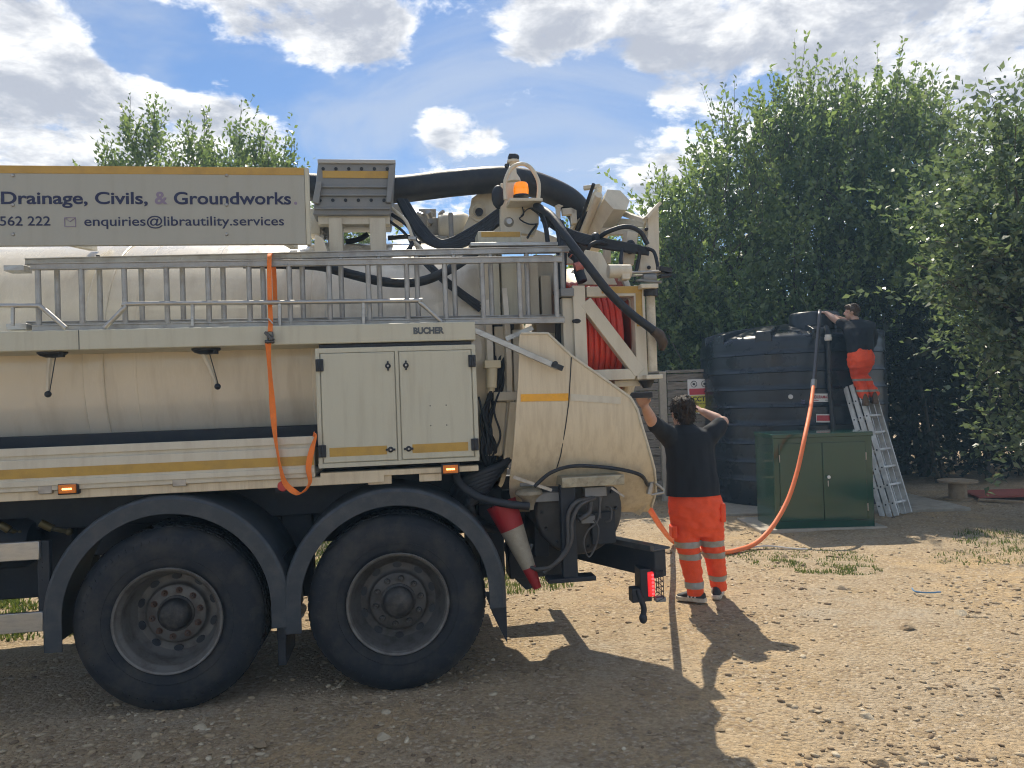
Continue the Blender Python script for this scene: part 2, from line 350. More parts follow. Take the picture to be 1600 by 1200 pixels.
# ================================================================ GROUND
def gh(x, y):
    f = min(1, max(0, (math.hypot(x, y-6)-0)/3))
    h = .030*noise.noise((x*.45, y*.45, 0)) + .014*noise.noise((x*1.7, y*1.7, 3)) + .006*noise.noise((x*6, y*6, 5))
    near_truck = min(1, max(.15, abs((y-4.6)-.146*(x+.7))/1.2)) if x < 2 else 1
    return h*near_truck - .012
def ground():
    def axis(lo, hi, step, far):
        a = list(np.arange(lo, hi+1e-6, step)); g = step; l, r = lo, hi
        pre, post = [], []
        while l > -far: g *= 1.35; l -= g; pre.append(l)
        g = step
        while r < far: g *= 1.35; r += g; post.append(r)
        return pre[::-1] + a + post
    xs = axis(-3.5, 7.5, .045, 400); ys = axis(2.2, 12.5, .045, 400)
    nx, ny = len(xs), len(ys); V = np.zeros((ny, nx, 3), np.float32)
    for j, y in enumerate(ys):
        for i, x in enumerate(xs):
            V[j, i] = (x, y, gh(x, y) if abs(x) < 30 and abs(y) < 40 else -.012)
    idx = np.arange(nx*ny).reshape(ny, nx)
    q = np.stack([idx[:-1, :-1], idx[:-1, 1:], idx[1:, 1:], idx[1:, :-1]], -1).reshape(-1, 4)
    mt, nt, p = new_mat('dry stony dirt'); N, L = nt.nodes, nt.links
    tc = N.new('ShaderNodeTexCoord')
    def nz(s, d=6, r=.6):
        n = N.new('ShaderNodeTexNoise'); n.inputs['Scale'].default_value = s; n.inputs['Detail'].default_value = d; n.inputs['Roughness'].default_value = r; L.new(tc.outputs['Object'], n.inputs['Vector']); return n.outputs[0]
    def mix(f, a, b, mode='MIX'):
        n = N.new('ShaderNodeMixRGB'); n.blend_type = mode
        for k, v in ((0, f), (1, a), (2, b)):
            if isinstance(v, tuple): n.inputs[k].default_value = (*v, 1)
            elif isinstance(v, float): n.inputs[k].default_value = v
            else: L.new(v, n.inputs[k])
        return n.outputs[0]
    def mr(v, a, b, c=0., d=1.):
        n = N.new('ShaderNodeMapRange'); L.new(v, n.inputs[0])
        for i, k in enumerate((a, b, c, d)): n.inputs[i+1].default_value = k
        return n.outputs[0]
    big, mid, fine = nz(.55), nz(3.2, 8), nz(38, 6, .7)
    base = mix(mr(big, .4, .62), (.56, .41, .235), (.47, .40, .30))
    base = mix(mr(mid, .42, .68), base, (.40, .30, .18))
    vo = N.new('ShaderNodeTexVoronoi'); vo.inputs['Scale'].default_value = 42; L.new(tc.outputs['Object'], vo.inputs['Vector'])
    hs = N.new('ShaderNodeSeparateColor'); L.new(vo.outputs['Color'], hs.inputs[0])
    chip = mix(hs.outputs[0], (.27, .20, .13), (.64, .53, .38))
    cm = mr(hs.outputs[1], .45, .6); cm2 = N.new('ShaderNodeMath'); cm2.operation = 'MULTIPLY'; L.new(cm, cm2.inputs[0]); L.new(mr(mid, .38, .55), cm2.inputs[1])
    base = mix(cm2.outputs[0], base, chip)
    base = mix(mr(fine, .42, .68, .0, .75), base, (.27, .195, .115))
    L.new(base, p.inputs['Base Color']); p.inputs['Roughness'].default_value = .95; p.inputs['Specular IOR Level'].default_value = .2
    b1 = N.new('ShaderNodeBump'); b1.inputs['Strength'].default_value = 1.0; b1.inputs['Distance'].default_value = .012; L.new(vo.outputs['Distance'], b1.inputs['Height']); b1.invert = True
    b2 = N.new('ShaderNodeBump'); b2.inputs['Strength'].default_value = 1.0; b2.inputs['Distance'].default_value = .02; L.new(fine, b2.inputs['Height']); L.new(b1.outputs[0], b2.inputs['Normal'])
    L.new(b2.outputs[0], p.inputs['Normal'])
    o = np_mesh('ground', V.reshape(-1, 3), q, mt); o.data.shade_smooth(); o['kind'] = 'structure'
ground()

def ico():
    bm = bmesh.new(); bmesh.ops.create_icosphere(bm, subdivisions=1, radius=1)
    v = np.array([x.co[:] for x in bm.verts], np.float32); f = np.array([[q.index for q in x.verts] for x in bm.faces], np.int32); bm.free(); return v, f
STONE = bpy.data.materials.new('stones'); STONE.use_nodes = True
def stone_nodes():
    nt = STONE.node_tree; N, L = nt.nodes, nt.links; p = N['Principled BSDF']; p.inputs['Roughness'].default_value = .9
    at = N.new('ShaderNodeAttribute'); at.attribute_name = 'tone'; cr = N.new('ShaderNodeValToRGB'); L.new(at.outputs['Fac'], cr.inputs[0])
    e = cr.color_ramp.elements; e[0].color = (.17, .12, .075, 1); e[1].color = (.66, .58, .43, 1); e.new(.35).color = (.36, .275, .17, 1); e.new(.7).color = (.48, .40, .28, 1)
    tc = N.new('ShaderNodeTexCoord'); n = N.new('ShaderNodeTexNoise'); n.inputs['Scale'].default_value = 60; L.new(tc.outputs['Object'], n.inputs['Vector'])
    mx = N.new('ShaderNodeMixRGB'); mx.blend_type = 'MULTIPLY'; mx.inputs[0].default_value = .5; L.new(cr.outputs[0], mx.inputs[1]); L.new(n.outputs[0], mx.inputs[2])
    g = N.new('ShaderNodeMixRGB'); g.blend_type = 'MULTIPLY'; g.inputs[0].default_value = 1; L.new(mx.outputs[0], g.inputs[1]); g.inputs[2].default_value = (1.4, 1.4, 1.4, 1); L.new(g.outputs[0], p.inputs['Base Color'])
    b = N.new('ShaderNodeBump'); b.inputs['Strength'].default_value = .5; b.inputs['Distance'].default_value = .01; L.new(n.outputs[0], b.inputs['Height']); L.new(b.outputs[0], p.inputs['Normal'])
stone_nodes()
def rock_shape(rng):
    v, f = ico(); v = v*(1+.35*(rng.random((len(v), 1))-.5)); return v, f
def rotm(rng, n, tilt=.5):
    a = rng.random(n)*6.283; b = (rng.random(n)-.5)*tilt; c = (rng.random(n)-.5)*tilt
    ca, sa, cb, sb, cc, sc = np.cos(a), np.sin(a), np.cos(b), np.sin(b), np.cos(c), np.sin(c)
    Rz = np.stack([np.stack([ca, -sa, 0*a], -1), np.stack([sa, ca, 0*a], -1), np.stack([0*a, 0*a, 1+0*a], -1)], -2)
    Rx = np.stack([np.stack([1+0*a, 0*a, 0*a], -1), np.stack([0*a, cb, -sb], -1), np.stack([0*a, sb, cb], -1)], -2)
    Ry = np.stack([np.stack([cc, 0*a, sc], -1), np.stack([0*a, 1+0*a, 0*a], -1), np.stack([-sc, 0*a, cc], -1)], -2)
    return Rz@Rx@Ry
def gravel(n=42000):
    rng = np.random.default_rng(3); v, f = ico(); nv = len(v); V = []; T = []
    y = 2.3/(1-rng.random(n)*(1-2.3/11.5)); x = -4 + rng.random(n)*11
    x = np.where(y > 6, x*.9+.8, x)
    pos = np.array([(a, b, gh(a, b)) for a, b in zip(x, y)], np.float32)
    clump = np.array([noise.noise((a*.9, b*.9, 11)) for a, b in zip(x, y)])
    keep = rng.random(n) < np.clip(.40+1.9*clump, .07, 1); pos = pos[keep]; n = len(pos)
    s = .004 + .019*rng.random(n)**3.4
    sc = np.stack([s*(.8+.9*rng.random(n)), s*(.7+.5*rng.random(n)), s*(.25+.35*rng.random(n))], -1)
    jit = 1+.5*(rng.random((n, nv, 1))-.5)
    P = v[None]*jit*sc[:, None, :]; P = np.einsum('nij,nkj->nki', rotm(rng, n), P) + pos[:, None, :] + np.array([0, 0, 1])*(sc[:, None, 2:3]*.35)
    Fc = f[None] + (np.arange(n)*nv)[:, None, None]
    o = np_mesh('gravel', P.reshape(-1, 3), Fc.reshape(-1, 3), STONE, tone=np.repeat(np.clip(rng.normal(.36, .2, n), 0, 1), nv), tris=True); tag(o, 'small grey and tan gravel scattered over the dirt yard', 'gravel', kind='stuff')
gravel()
def stones():
    rng = np.random.default_rng(11); n = 64
    bases = []
    for k in range(7):
        bm = bmesh.new(); bmesh.ops.create_icosphere(bm, subdivisions=2, radius=1)
        for q in bm.verts:
            d = noise.noise(q.co*1.1+Vector((k*7, 0, 0)))*.45; q.co *= 1+d
            q.co.z = max(q.co.z, -.5)
            for ax in (Vector((.8, .3, .5)), Vector((-.5, .7, .4)), Vector((.1, -.8, .6)), Vector((-.7, -.5, .3))):
                a = (ax+Vector((noise.noise((k*3.1, ax.x*5, 0)), noise.noise((k*2.7, ax.y*5, 2)), 0))*.6).normalized(); dd = q.co.dot(a)-.66
                if dd > 0: q.co -= a*dd
        me = bpy.data.meshes.new('stone'); bm.to_mesh(me); bm.free(); me.materials.append(STONE)
        a = me.attributes.new('tone', 'FLOAT', 'POINT'); a.data.foreach_set('value', [float(rng.uniform(.25, .8))]*len(me.vertices)); bases.append(me)
    for i in range(n):
        for _ in range(60):
            y = 2.9 + 7*rng.random()**1.6; x = -2.6 + rng.random()*(2.6+.62*y)
            if not (x < 2.2 and 4.1 < y < 7.2) and not (3 < x and y > 8.7) and abs(x-1.55)+abs(y-6.2) > .6: break
        s = .020+.030*rng.random()**2.0
        o = bpy.data.objects.new('stone', bases[i % 7]); link(o); o.location = (x, y, gh(x, y)+s*.18); o.rotation_euler = (rng.random()*.3, rng.random()*.3, rng.random()*6.28); o.scale = (s*1.35, s, s*.62)
        tag(o, 'loose stone bigger than the gravel, lying on the dirt yard', 'stone', 'loose stones on the dirt yard')
stones()
def grass():
    rng = np.random.default_rng(5); pts = []
    def patch(c, rx, ry, n, h):
        for _ in range(n):
            a = rng.random()*6.283; r = math.sqrt(rng.random()); x = c[0]+rx*r*math.cos(a); y = c[1]+ry*r*math.sin(a)
            if noise.noise((x*5, y*5, 2)) > -.12: pts.append((x, y, h))
    g = G(1250, 868); patch(g, .75, .5, 1100, .022); g = G(1310, 888); patch(g, .42, .2, 800, .028); g = G(1225, 878); patch(g, .3, .15, 350, .03)
    g = G(1565, 868); patch(g, .8, .4, 600, .028); g = G(1590, 845); patch(g, .6, .7, 900, .045)
    g = G(812, 905); patch(g, .6, .5, 1600, .045); g = G(822, 890); patch(g, .5, .6, 900, .05)
    patch((-4.3, 6.5), 1.9, .8, 7000, .05); patch((-5.6, 8.8), 4.2, 2.2, 20000, .05)
    patch((-3.5, 12.5), 5.5, 2.5, 12000, .10)
    P = np.array(pts); n = len(P); z = np.array([gh(a, b) for a, b in P[:, :2]]); ang = rng.random(n)*6.283; h = P[:, 2]*(.5+rng.random(n)); w = .0035+.003*rng.random(n)
    w = np.where(P[:, 0] < -1, w*1.8, w)
    d = np.stack([np.cos(ang), np.sin(ang), 0*ang], -1); b = np.stack([P[:, 0], P[:, 1], z], -1); lean = rng.random(n)*.8
    la = rng.random(n)*6.283; l = np.stack([np.cos(la)*lean*h, np.sin(la)*lean*h, h], -1)
    V = np.stack([b-d*w[:, None], b+d*w[:, None], b+l*.6+d*w[:, None]*.6, b+l], 1)
    o = np_mesh('grass', V.reshape(-1, 3), np.arange(n*4).reshape(-1, 4), GRASSM, tone=np.repeat(rng.random(n), 4)); tag(o, 'thin patches of short grass growing in the dirt', 'grass', kind='stuff')
grass()

# ================================================================ TREES
def leaves_np(rng, P, D, size, droop=.3):
    """P positions, D growth directions -> folded leaf quads"""
    n = len(P); rnd = rng.normal(size=(n, 3)); rnd[:, 2] = rnd[:, 2]*.5 + droop
    d = D*.55 + rnd*.55; d /= np.linalg.norm(d, axis=1, keepdims=True)
    up = np.array([0, 0, 1.0]) + rng.normal(size=(n, 3))*.75
    s = np.cross(d, up); s /= np.linalg.norm(s, axis=1, keepdims=True)+1e-6; nn = np.cross(s, d)
    L = size*(.65+.7*rng.random(n)); w = L*(.22+.08*rng.random(n)); L = L[:, None]; w = w[:, None]
    b = P + d*L*.08; tip = P + d*L - nn*L*.10; mid = P + d*L*.5 + nn*L*.02
    l = P + d*L*.48 + s*w + nn*w*.35; r = P + d*L*.48 - s*w + nn*w*.35
    V = np.stack([b, r, tip, l], 1)
    return V.reshape(-1, 3)
def tree(name, label, base, ell, nshoot, size, m, seed, length=(.5, 1.1), up=.8, stems=7, group='trees and shrubs around the yard', spires=(), nl=18, shell=.45, cut=None, limbs=56, clump=(.22, .22, .30)):
    rng = np.random.default_rng(seed); root = empty(name, base, label, 'tree', group); B = np.array(base)
    vol = np.array([e[1][0]*e[1][1]*e[1][2] for e in ell])**.8; pick = rng.choice(len(ell), nshoot, p=vol/vol.sum())
    Ce = np.array([e[0] for e in ell], float); Re = np.array([e[1] for e in ell], float)
    u = rng.normal(size=(nshoot, 3)); u /= np.linalg.norm(u, axis=1, keepdims=True); rad = (shell + (1-shell)*rng.random(nshoot)**.6)[:, None]
    S = Ce[pick] + u*rad*Re[pick]
    ncl = max(30, nshoot//15); cen = S[rng.choice(nshoot, ncl, replace=False)]; loose = rng.random(nshoot) < .25
    S = np.where(loose[:, None], S, cen[rng.integers(0, ncl, nshoot)] + rng.normal(size=(nshoot, 3))*np.array(clump)*(size/.1)); out = u/np.maximum(Re[pick], .2); out /= np.linalg.norm(out, axis=1, keepdims=True)
    D = np.array([0, 0, up]) + out*.45 + rng.normal(size=(nshoot, 3))*.28; D /= np.linalg.norm(D, axis=1, keepdims=True)
    Ln = rng.uniform(*length, nshoot)
    for (sx, sy, sz, dx, dy, dz, ln) in spires:
        d = np.array([dx, dy, dz]); d = d/np.linalg.norm(d); S = np.vstack([S, [sx, sy, sz]]); D = np.vstack([D, d]); Ln = np.append(Ln, ln)
        for k_ in range(4):
            q = rng.uniform(-.2, .45); d2 = d+rng.normal(size=3)*.22; d2 /= np.linalg.norm(d2); S = np.vstack([S, np.array([sx, sy, sz])+d*q*ln+rng.normal(size=3)*.06]); D = np.vstack([D, d2]); Ln = np.append(Ln, ln*rng.uniform(.35, .6))
    keep = S[:, 2] > .12; S, D, Ln = S[keep], D[keep], Ln[keep]
    if cut is not None: k = cut(S); S, D, Ln = S[k], D[k], Ln[k]
    n = len(S); bend = rng.normal(size=(n, 3))*.12
    P = []; DD = []; tone = []
    cl = np.array([.5+.5*noise.noise((a[0]*.9, a[1]*.9, a[2]*.9+seed)) for a in S])
    for j in range(nl):
        t = (j+.5)/nl; q = S + D*(Ln*t)[:, None] + bend*(t*t*Ln)[:, None]; keepj = rng.random(n) < np.clip(Ln/length[1]+.35, 0, 1)
        P.append(q[keepj] + rng.normal(size=(keepj.sum(), 3))*.02); DD.append(D[keepj]); tone.append(np.clip(cl[keepj]*.7 + rng.normal(0, .22, keepj.sum()) + .15, 0, 1))
    P = np.vstack(P); DD = np.vstack(DD); tone = np.concatenate(tone)
    V = leaves_np(rng, P, DD, size) - B
    np_mesh('crown', V, np.arange(len(V)).reshape(-1, 4), m, root, np.repeat(tone, 4))
    tw = MB()                       # twigs of the shoots, three-sided
    k = np.argsort(rng.random(n))[:min(n, 320)]; k = np.concatenate([k, np.arange(max(0, n-5*len(spires)), n)])
    for i in k:
        a = S[i]-B; e = S[i]+D[i]*Ln[i]*.95+bend[i]*Ln[i]-B; mm = (a+e)/2 - bend[i]*.1
        tw.tube([a, mm, e], [.007, .005, .0025], 3)
    ends = rng.choice(n, min(n, limbs), replace=False)
    tr = MB()
    for s_ in range(stems):
        a = rng.random()*6.28; b0 = Vector((math.cos(a)*.25, math.sin(a)*.25, -.05)); top = Vector(tuple(Ce[rng.integers(len(Ce))]-B)) + Vector(rng.normal(size=3).tolist())*.5
        pts = spline([b0, b0*.7+top*.3+Vector(rng.normal(size=3).tolist())*.12, top*.7+b0*.3+Vector(rng.normal(size=3).tolist())*.15, top], 4)
        tr.tube(pts, [max(.014, .075*(1-i/len(pts))) for i in range(len(pts))], 7)
        for q in range(len(ends)//stems):
            e = Vector(tuple(S[ends[s_*(len(ends)//stems)+q]]-B)); st = pts[rng.integers(4, len(pts)-1)]
            tw.tube(spline([st, st*.5+e*.5+Vector((0, 0, .15)), e], 4), [.034, .031, .028, .025, .022, .019, .016, .013, .010], 5)
    tr.build('trunk', BARK, root); tw.build('branches', BARK, root)
    return root
def wx(px, py, Y): p = W(px, py, Y); return (p.x, p.y, p.z)
def el(px, py, Y, rpx, rpy, ry): # ellipsoid seen at a pixel, radii in photo pixels at that distance
    k = Y/F_PX; return (wx(px, py, Y), (rpx*k, ry, rpy*k))
def sp(px, py, Y, ln, lean=0.0): p = W(px, py, Y); return (p.x - lean*ln, p.y, p.z-ln*.93, lean, 0, 1, ln)
def gnd(px, Y): p = W(px, 600, Y); return (p.x, Y, 0)
OUTL = [(1000, 420), (1020, 290), (1060, 250), (1100, 200), (1140, 145), (1200, 135), (1245, 90), (1300, 110), (1380, 92), (1450, 100), (1500, 150), (1540, 210)]
def crest(a, b, Y, n, seed):
    # upright leafy shoots that make the ragged top of the trees
    rr = random.Random(seed); out = []
    for i in range(n):
        px = a+(b-a)*(i+rr.random())/n; top = np.interp(px, [q[0] for q in OUTL], [q[1] for q in OUTL]) + abs(rr.gauss(0, 34))
        out.append(sp(px, top, Y+rr.uniform(-.9, .9), rr.uniform(1.0, 1.9), (px-1260)/260*.35+rr.gauss(0, .08)))
    return out
tree('willow_tree', 'tall green willow shrub behind the left half of the black tank', gnd(1130, 14.4),
     [el(1110, 460, 14.4, 95, 170, 1.4), el(1060, 470, 14.2, 70, 120, 1.2), el(1150, 370, 14.6, 75, 110, 1.1), el(1100, 580, 14, 100, 90, 1.3)], 1350, .118, LEAF_A, 21,
     spires=[sp(1025, 275, 14.2, 1.0, -.5), sp(1060, 205, 14.4, 1.2, -.45), sp(1100, 195, 14.5, 1.3, -.2), sp(1118, 150, 14.5, 1.4, -.1), sp(1145, 140, 14.5, 1.3, 0), sp(1080, 235, 14.3, 1.0, -.3), sp(1178, 140, 14.6, 1.3, .02), sp(1040, 300, 14.2, .8, -.4)]+crest(1015, 1190, 14.4, 22, 1))
tree('willow_tree', 'tallest willow shrub with upright shoots behind the tank lid', gnd(1270, 14.8),
     [el(1250, 390, 14.8, 105, 180, 1.4), el(1240, 310, 14.9, 70, 100, 1.0), el(1310, 350, 14.8, 75, 140, 1.2), el(1260, 520, 14.6, 120, 100, 1.4)], 1450, .118, LEAF_A, 22,
     spires=[sp(1208, 115, 14.8, 1.4, -.05), sp(1246, 82, 14.9, 1.7, 0), sp(1262, 95, 14.9, 1.4, .05), sp(1285, 110, 14.9, 1.3, .03), sp(1305, 105, 14.8, 1.4, -.02), sp(1225, 140, 14.8, 1.2, -.1), sp(1330, 100, 14.8, 1.5, .05), sp(1193, 150, 14.7, 1.2, -.1)]+crest(1185, 1350, 14.7, 24, 2))
tree('willow_tree', 'willow shrub with loose tops above the man on the ladder', gnd(1420, 14.6),
     [el(1390, 350, 14.6, 85, 160, 1.3), el(1440, 370, 14.4, 65, 150, 1.2), el(1380, 270, 14.8, 55, 70, .9), el(1400, 470, 14.2, 110, 90, 1.2), el(1480, 420, 14.2, 60, 150, 1.2)], 1300, .118, LEAF_A, 23,
     spires=[sp(1366, 90, 14.8, 1.5, -.03), sp(1396, 84, 14.8, 1.6, .02), sp(1412, 110, 14.8, 1.3, .08), sp(1450, 98, 14.6, 1.5, .04), sp(1438, 140, 14.6, 1.2, .1), sp(1470, 150, 14.4, 1.1, .25), sp(1505, 150, 14.2, 1.3, .6), sp(1490, 185, 14.2, 1.0, .5)]+crest(1345, 1520, 14.5, 22, 3))
tree('bush', 'sunlit low bush between the truck and the tank, behind the fence', gnd(990, 14.3),
     [el(1000, 500, 14.3, 60, 90, 1.0), el(950, 520, 14.5, 70, 110, 1.1), el(1050, 540, 14, 50, 60, .8), el(880, 560, 14.6, 80, 110, 1.0)], 1500, .102, LEAF_A, 24, length=(.35, .8))
tree('broadleaf_tree', 'nearest leafy tree overhanging the right edge of the yard', gnd(1690, 9.0),
     [el(1560, 380, 9.0, 85, 150, 1.0), el(1600, 280, 9.1, 80, 100, .9), el(1615, 500, 8.9, 100, 110, 1.1), el(1665, 620, 8.9, 92, 95, 1.0), el(1690, 400, 9.2, 140, 210, 1.4)], 2600, .098, LEAF_B, 25, length=(.35, .8), up=.35, nl=15,
     spires=[sp(1525, 145, 9.0, .95, -.45), sp(1545, 210, 9.0, .7, -.3), sp(1585, 160, 9.0, .9, .3), sp(1500, 265, 8.9, .5, -.5), sp(1450, 410, 8.8, .5, -1.0), sp(1455, 475, 8.8, .45, -1.2)])
tree('poplar_tree', 'feathery treetop rising behind the lettered sign panel', gnd(310, 12.5),
     [el(205, 290, 12.5, 24, 60, .3), el(247, 285, 12.6, 20, 70, .3), el(316, 280, 12.7, 24, 66, .3), el(352, 290, 12.5, 18, 55, .3), el(385, 295, 12.5, 20, 52, .3), el(412, 305, 12.5, 14, 45, .3), el(445, 310, 12.5, 16, 38, .3), el(310, 360, 12.7, 170, 90, 1.3), el(560, 400, 12.6, 45, 22, .9), el(300, 520, 12.6, 180, 110, 1.4)],
     2300, .085, LEAF_A, 26, length=(.35, .75), up=1.6, clump=(.12, .12, .22),
     spires=[sp(200, 158, 12.5, .9), sp(243, 155, 12.6, .9), sp(247, 175, 12.6, .7, .1), sp(316, 158, 12.7, .9), sp(330, 180, 12.6, .7, .1), sp(374, 172, 12.5, .9, .03), sp(384, 195, 12.5, .7, .1), sp(408, 202, 12.5, .7), sp(441, 218, 12.5, .6), sp(465, 235, 12.5, .6, .2), sp(170, 215, 12.5, .6, -.2), sp(155, 240, 12.5, .5, -.3), sp(225, 190, 12.5, .7, -.1), sp(290, 190, 12.5, .7, -.1)])
def hedge(name, label, x0, x1, y0, y1, h, n, seed, size=.17):
    rng = np.random.default_rng(seed); root = empty(name, ((x0+x1)/2, (y0+y1)/2, 0), label, 'hedge'); B = np.array([(x0+x1)/2, (y0+y1)/2, 0])
    P = np.stack([x0+(x1-x0)*rng.random(n), y0+(y1-y0)*rng.random(n), rng.random(n)], -1)
    hh = np.array([h*(.82+.35*noise.noise((a*.7, b*.7, seed))) for a, b in P[:, :2]]); P[:, 2] = .05+P[:, 2]**.8*hh
    D = rng.normal(size=(n, 3))*.5+np.array([0, 0, .5]); V = leaves_np(rng, P, D, size)-B
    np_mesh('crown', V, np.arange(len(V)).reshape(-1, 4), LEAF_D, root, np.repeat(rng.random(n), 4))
    st = MB()
    for i in range(int((x1-x0)*2.2)):
        x = x0+(x1-x0)*(i+rng.random())/((x1-x0)*2.2); y = y0+(y1-y0)*(.15+.5*rng.random()); q = Vector((x-B[0], y-B[1], 0)); e = q+Vector((rng.normal()*.25, rng.normal()*.2, h*.8)); st.tube([q, (q+e)/2+Vector((rng.normal()*.08, 0, 0)), e], [.04, .03, .012], 5)
    st.build('trunk', BARK, root)
hedge('hedge', 'dark filler hedge added behind tank and ladder to block horizon light', 1.2, 14, 15.4, 18.5, 4.4, 26000, 31)  # filler hedge, put in to keep horizon light out behind the trees
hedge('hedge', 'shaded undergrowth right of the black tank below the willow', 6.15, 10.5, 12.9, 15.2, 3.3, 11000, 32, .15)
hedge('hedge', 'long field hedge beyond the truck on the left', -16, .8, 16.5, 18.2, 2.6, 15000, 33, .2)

# ================================================================ FENCE, SIGN, SLABS
def fence():
    root = empty('board_fence', (2.35, 12.45, 0), 'weathered grey fence of horizontal boards between the bush and the tank', 'fence')
    p = G(1042, 782); px, py = p.x, p.y+.05
    root.location = (px, py, 0)
    def post(x): MB().box(x-.055, x+.055, -.06, .06, -.3, 2.06).build('post', POSTC, root, bevel=.008)
    bays = [(-5.7, -3.85), (-3.8, -1.95), (-1.9, -.055), (.055, 1.9)]
    for x in (-5.75, -3.825, -1.925, 0, 1.925): post(x)
    bm0 = None; rng = random.Random(4)
    for b, (a, c) in enumerate(bays):
        n = 15
        for k in range(n):
            z = .06+k*.131
            if bm0 is None:
                mb = MB(); mb.add([(-.91, -.008, 0), (.91, -.008, 0), (.91, .012, 0), (-.91, .012, 0), (-.91, -.022, .118), (.91, -.022, .118), (.91, .004, .122), (-.91, .004, .122)], [(0, 3, 2, 1), (4, 5, 6, 7), (0, 1, 5, 4), (1, 2, 6, 5), (2, 3, 7, 6), (3, 0, 4, 7)])
                bm0 = mb.build('board', WOODG, root, bevel=.006); o = bm0
            else: o = copy_of(bm0, root)
            o.location = ((a+c)/2, rng.uniform(-.006, .006)-(.02 if k % 2 else 0), z); o.rotation_euler = (0, rng.uniform(-.006, .006), 0); o.scale = ((c-a)/1.85, 1, 1)
        MB().box(a, c, -.05, .05, 2.03, 2.075).build('cap_rail', WOODG, root, bevel=.006)
    return px, py
FX, FY = fence()
def fence_sign():
    a = W(1074, 593, FY-.07); b = W(1074, 641, FY-.07); w = .40; h = a.z-b.z+.06
    root = empty('warning_sign', (a.x, FY-.06, a.z-h), 'CCTV warning sign in white, red and yellow on the fence, half hidden by the tank', 'sign')
    MB().box(0, w, -.012, 0, 0, h).build('panel', LABELW, root, bevel=.003)
    MB().box(.025, w-.02, -.0145, -.012, h*.55, h*.73).build('red_band', LABELR, root, smooth=False)
    MB().box(.025, w-.02, -.0145, -.012, .02, h*.53).build('yellow_band', LABELY, root, smooth=False)
    ring = MB(); ring.tube([(.10+.048*math.cos(t*.314), -.0135, h*.86+.048*math.sin(t*.314)) for t in range(20)], .005, 5, closed=True); ring.ball((.10, -.0135, h*.86), .022, .003, .018); ring.bar((.068, -.014, h*.86+.034), (.132, -.014, h*.86-.034), .003, .006); ring.build('pictogram', INK, root)
    r2 = MB(); r2.tube([(.27+.048*math.cos(t*.314), -.0135, h*.86+.048*math.sin(t*.314)) for t in range(20)], .005, 5, closed=True); r2.ball((.27, -.0135, h*.86), .02, .003, .02); r2.build('pictogram', INK, root)
    text_mesh('lettering', 'CCTV', INK, root, (.07, .34, h*.36, h*.49), .03, -.0158)
    text_mesh('lettering', 'in operation', INK, root, (.06, .35, h*.27, h*.315), .01, -.0158)
fence_sign()

# ================================================================ TANKER TRUCK
YAW, TILT = R(8.3), R(0.35)
_o = W(622, 935, 4.5); TO = Vector((_o.x, _o.y, 0.0))
TX = Vector((math.cos(YAW)*math.cos(TILT), math.sin(YAW)*math.cos(TILT), math.sin(TILT))); TY = Vector((-math.sin(YAW), math.cos(YAW), 0)); TZ = TX.cross(TY)
TM = Matrix((TX, TY, TZ)).transposed().to_4x4(); TM.translation = TO
truck = empty('tanker_truck', label='cream vacuum tanker truck parked on the left with orange beacon and hose reel', cat='truck'); truck.matrix_world = TM
def T(px, py, y=0.0):
    d = ray(px, py); o = Vector((0, 0, CAM_H))-TO; k = (y-o.dot(TY))/d.dot(TY); p = o+d*k
    return Vector((p.dot(TX), y, p.dot(TZ)))
def rect(px0, py0, px1, py1, y):
    a, b, c, d = T(px0, py0, y), T(px1, py0, y), T(px0, py1, y), T(px1, py1, y)
    return (a.x+c.x)/2, (b.x+d.x)/2, (c.z+d.z)/2, (a.z+b.z)/2
def pbox(name, m, px0, py0, px1, py1, y0, y1, parent=truck, bevel=.004, **k):
    x0, x1, z0, z1 = rect(px0, py0, px1, py1, y0)
    return MB().box(x0, x1, y0, y1, z0, z1).build(name, m, parent, bevel=bevel, **k)
def ppoly(name, m, pts, y0, y1, parent=truck, bevel=.004, **k):
    return MB().prism([(T(a, b, y0).x, T(a, b, y0).z) for a, b in pts], y0, y1).build(name, m, parent, bevel=bevel, **k)
def phose(name, m, pts, r, parent=truck, n=10, seg=7):
    return MB().tube(spline([T(*p) for p in pts], seg), r, n).build(name, m, parent)
XF = -5.2   # front end of what is built, outside the frame
# ---- tank barrel
TCY, TCZ, TR = 1.25, 2.00, .90
xe = T(765, 480, .4).x
tank = MB().lathe([(0, -.28), (.35, -.26), (.62, -.19), (.80, -.08), (TR, 0), (TR, xe-XF), (TR*.97, xe-XF+.08), (TR*.8, xe-XF+.22), (.3, xe-XF+.34), (0, xe-XF+.36)], (XF, TCY, TCZ), (1, 0, 0), 96).build('tank', TANKP, truck, ang=30)
def band(x, w, r): MB().lathe([(TR-.02, -w/2), (TR+r*.7, -w/2), (TR+r, -w/2+.006), (TR+r, w/2-.006), (TR+r*.7, w/2), (TR-.02, w/2)], (x, TCY, TCZ), (1, 0, 0), 96).build('weld_band', TANKP, tank, ang=25)
for px, w, r in ((148, .12, .013), (213, .014, .004), (500, .09, .012)): band(T(px, 610, .36).x, w, r)
for dx in (-3.0, -3.9): band(dx, .12, .013)
for x, w, r in ((xe-.02, .05, .06), (xe+.10, .045, .075)): band(x, w, r)
band(T(330, 610, .36).x, .010, .003)
# top fittings on the barrel
for px in (153, 317): MB().cyl(T(px, 407, .55), T(px, 399, .55), .012, 8).build('bolt', BLACK, tank)
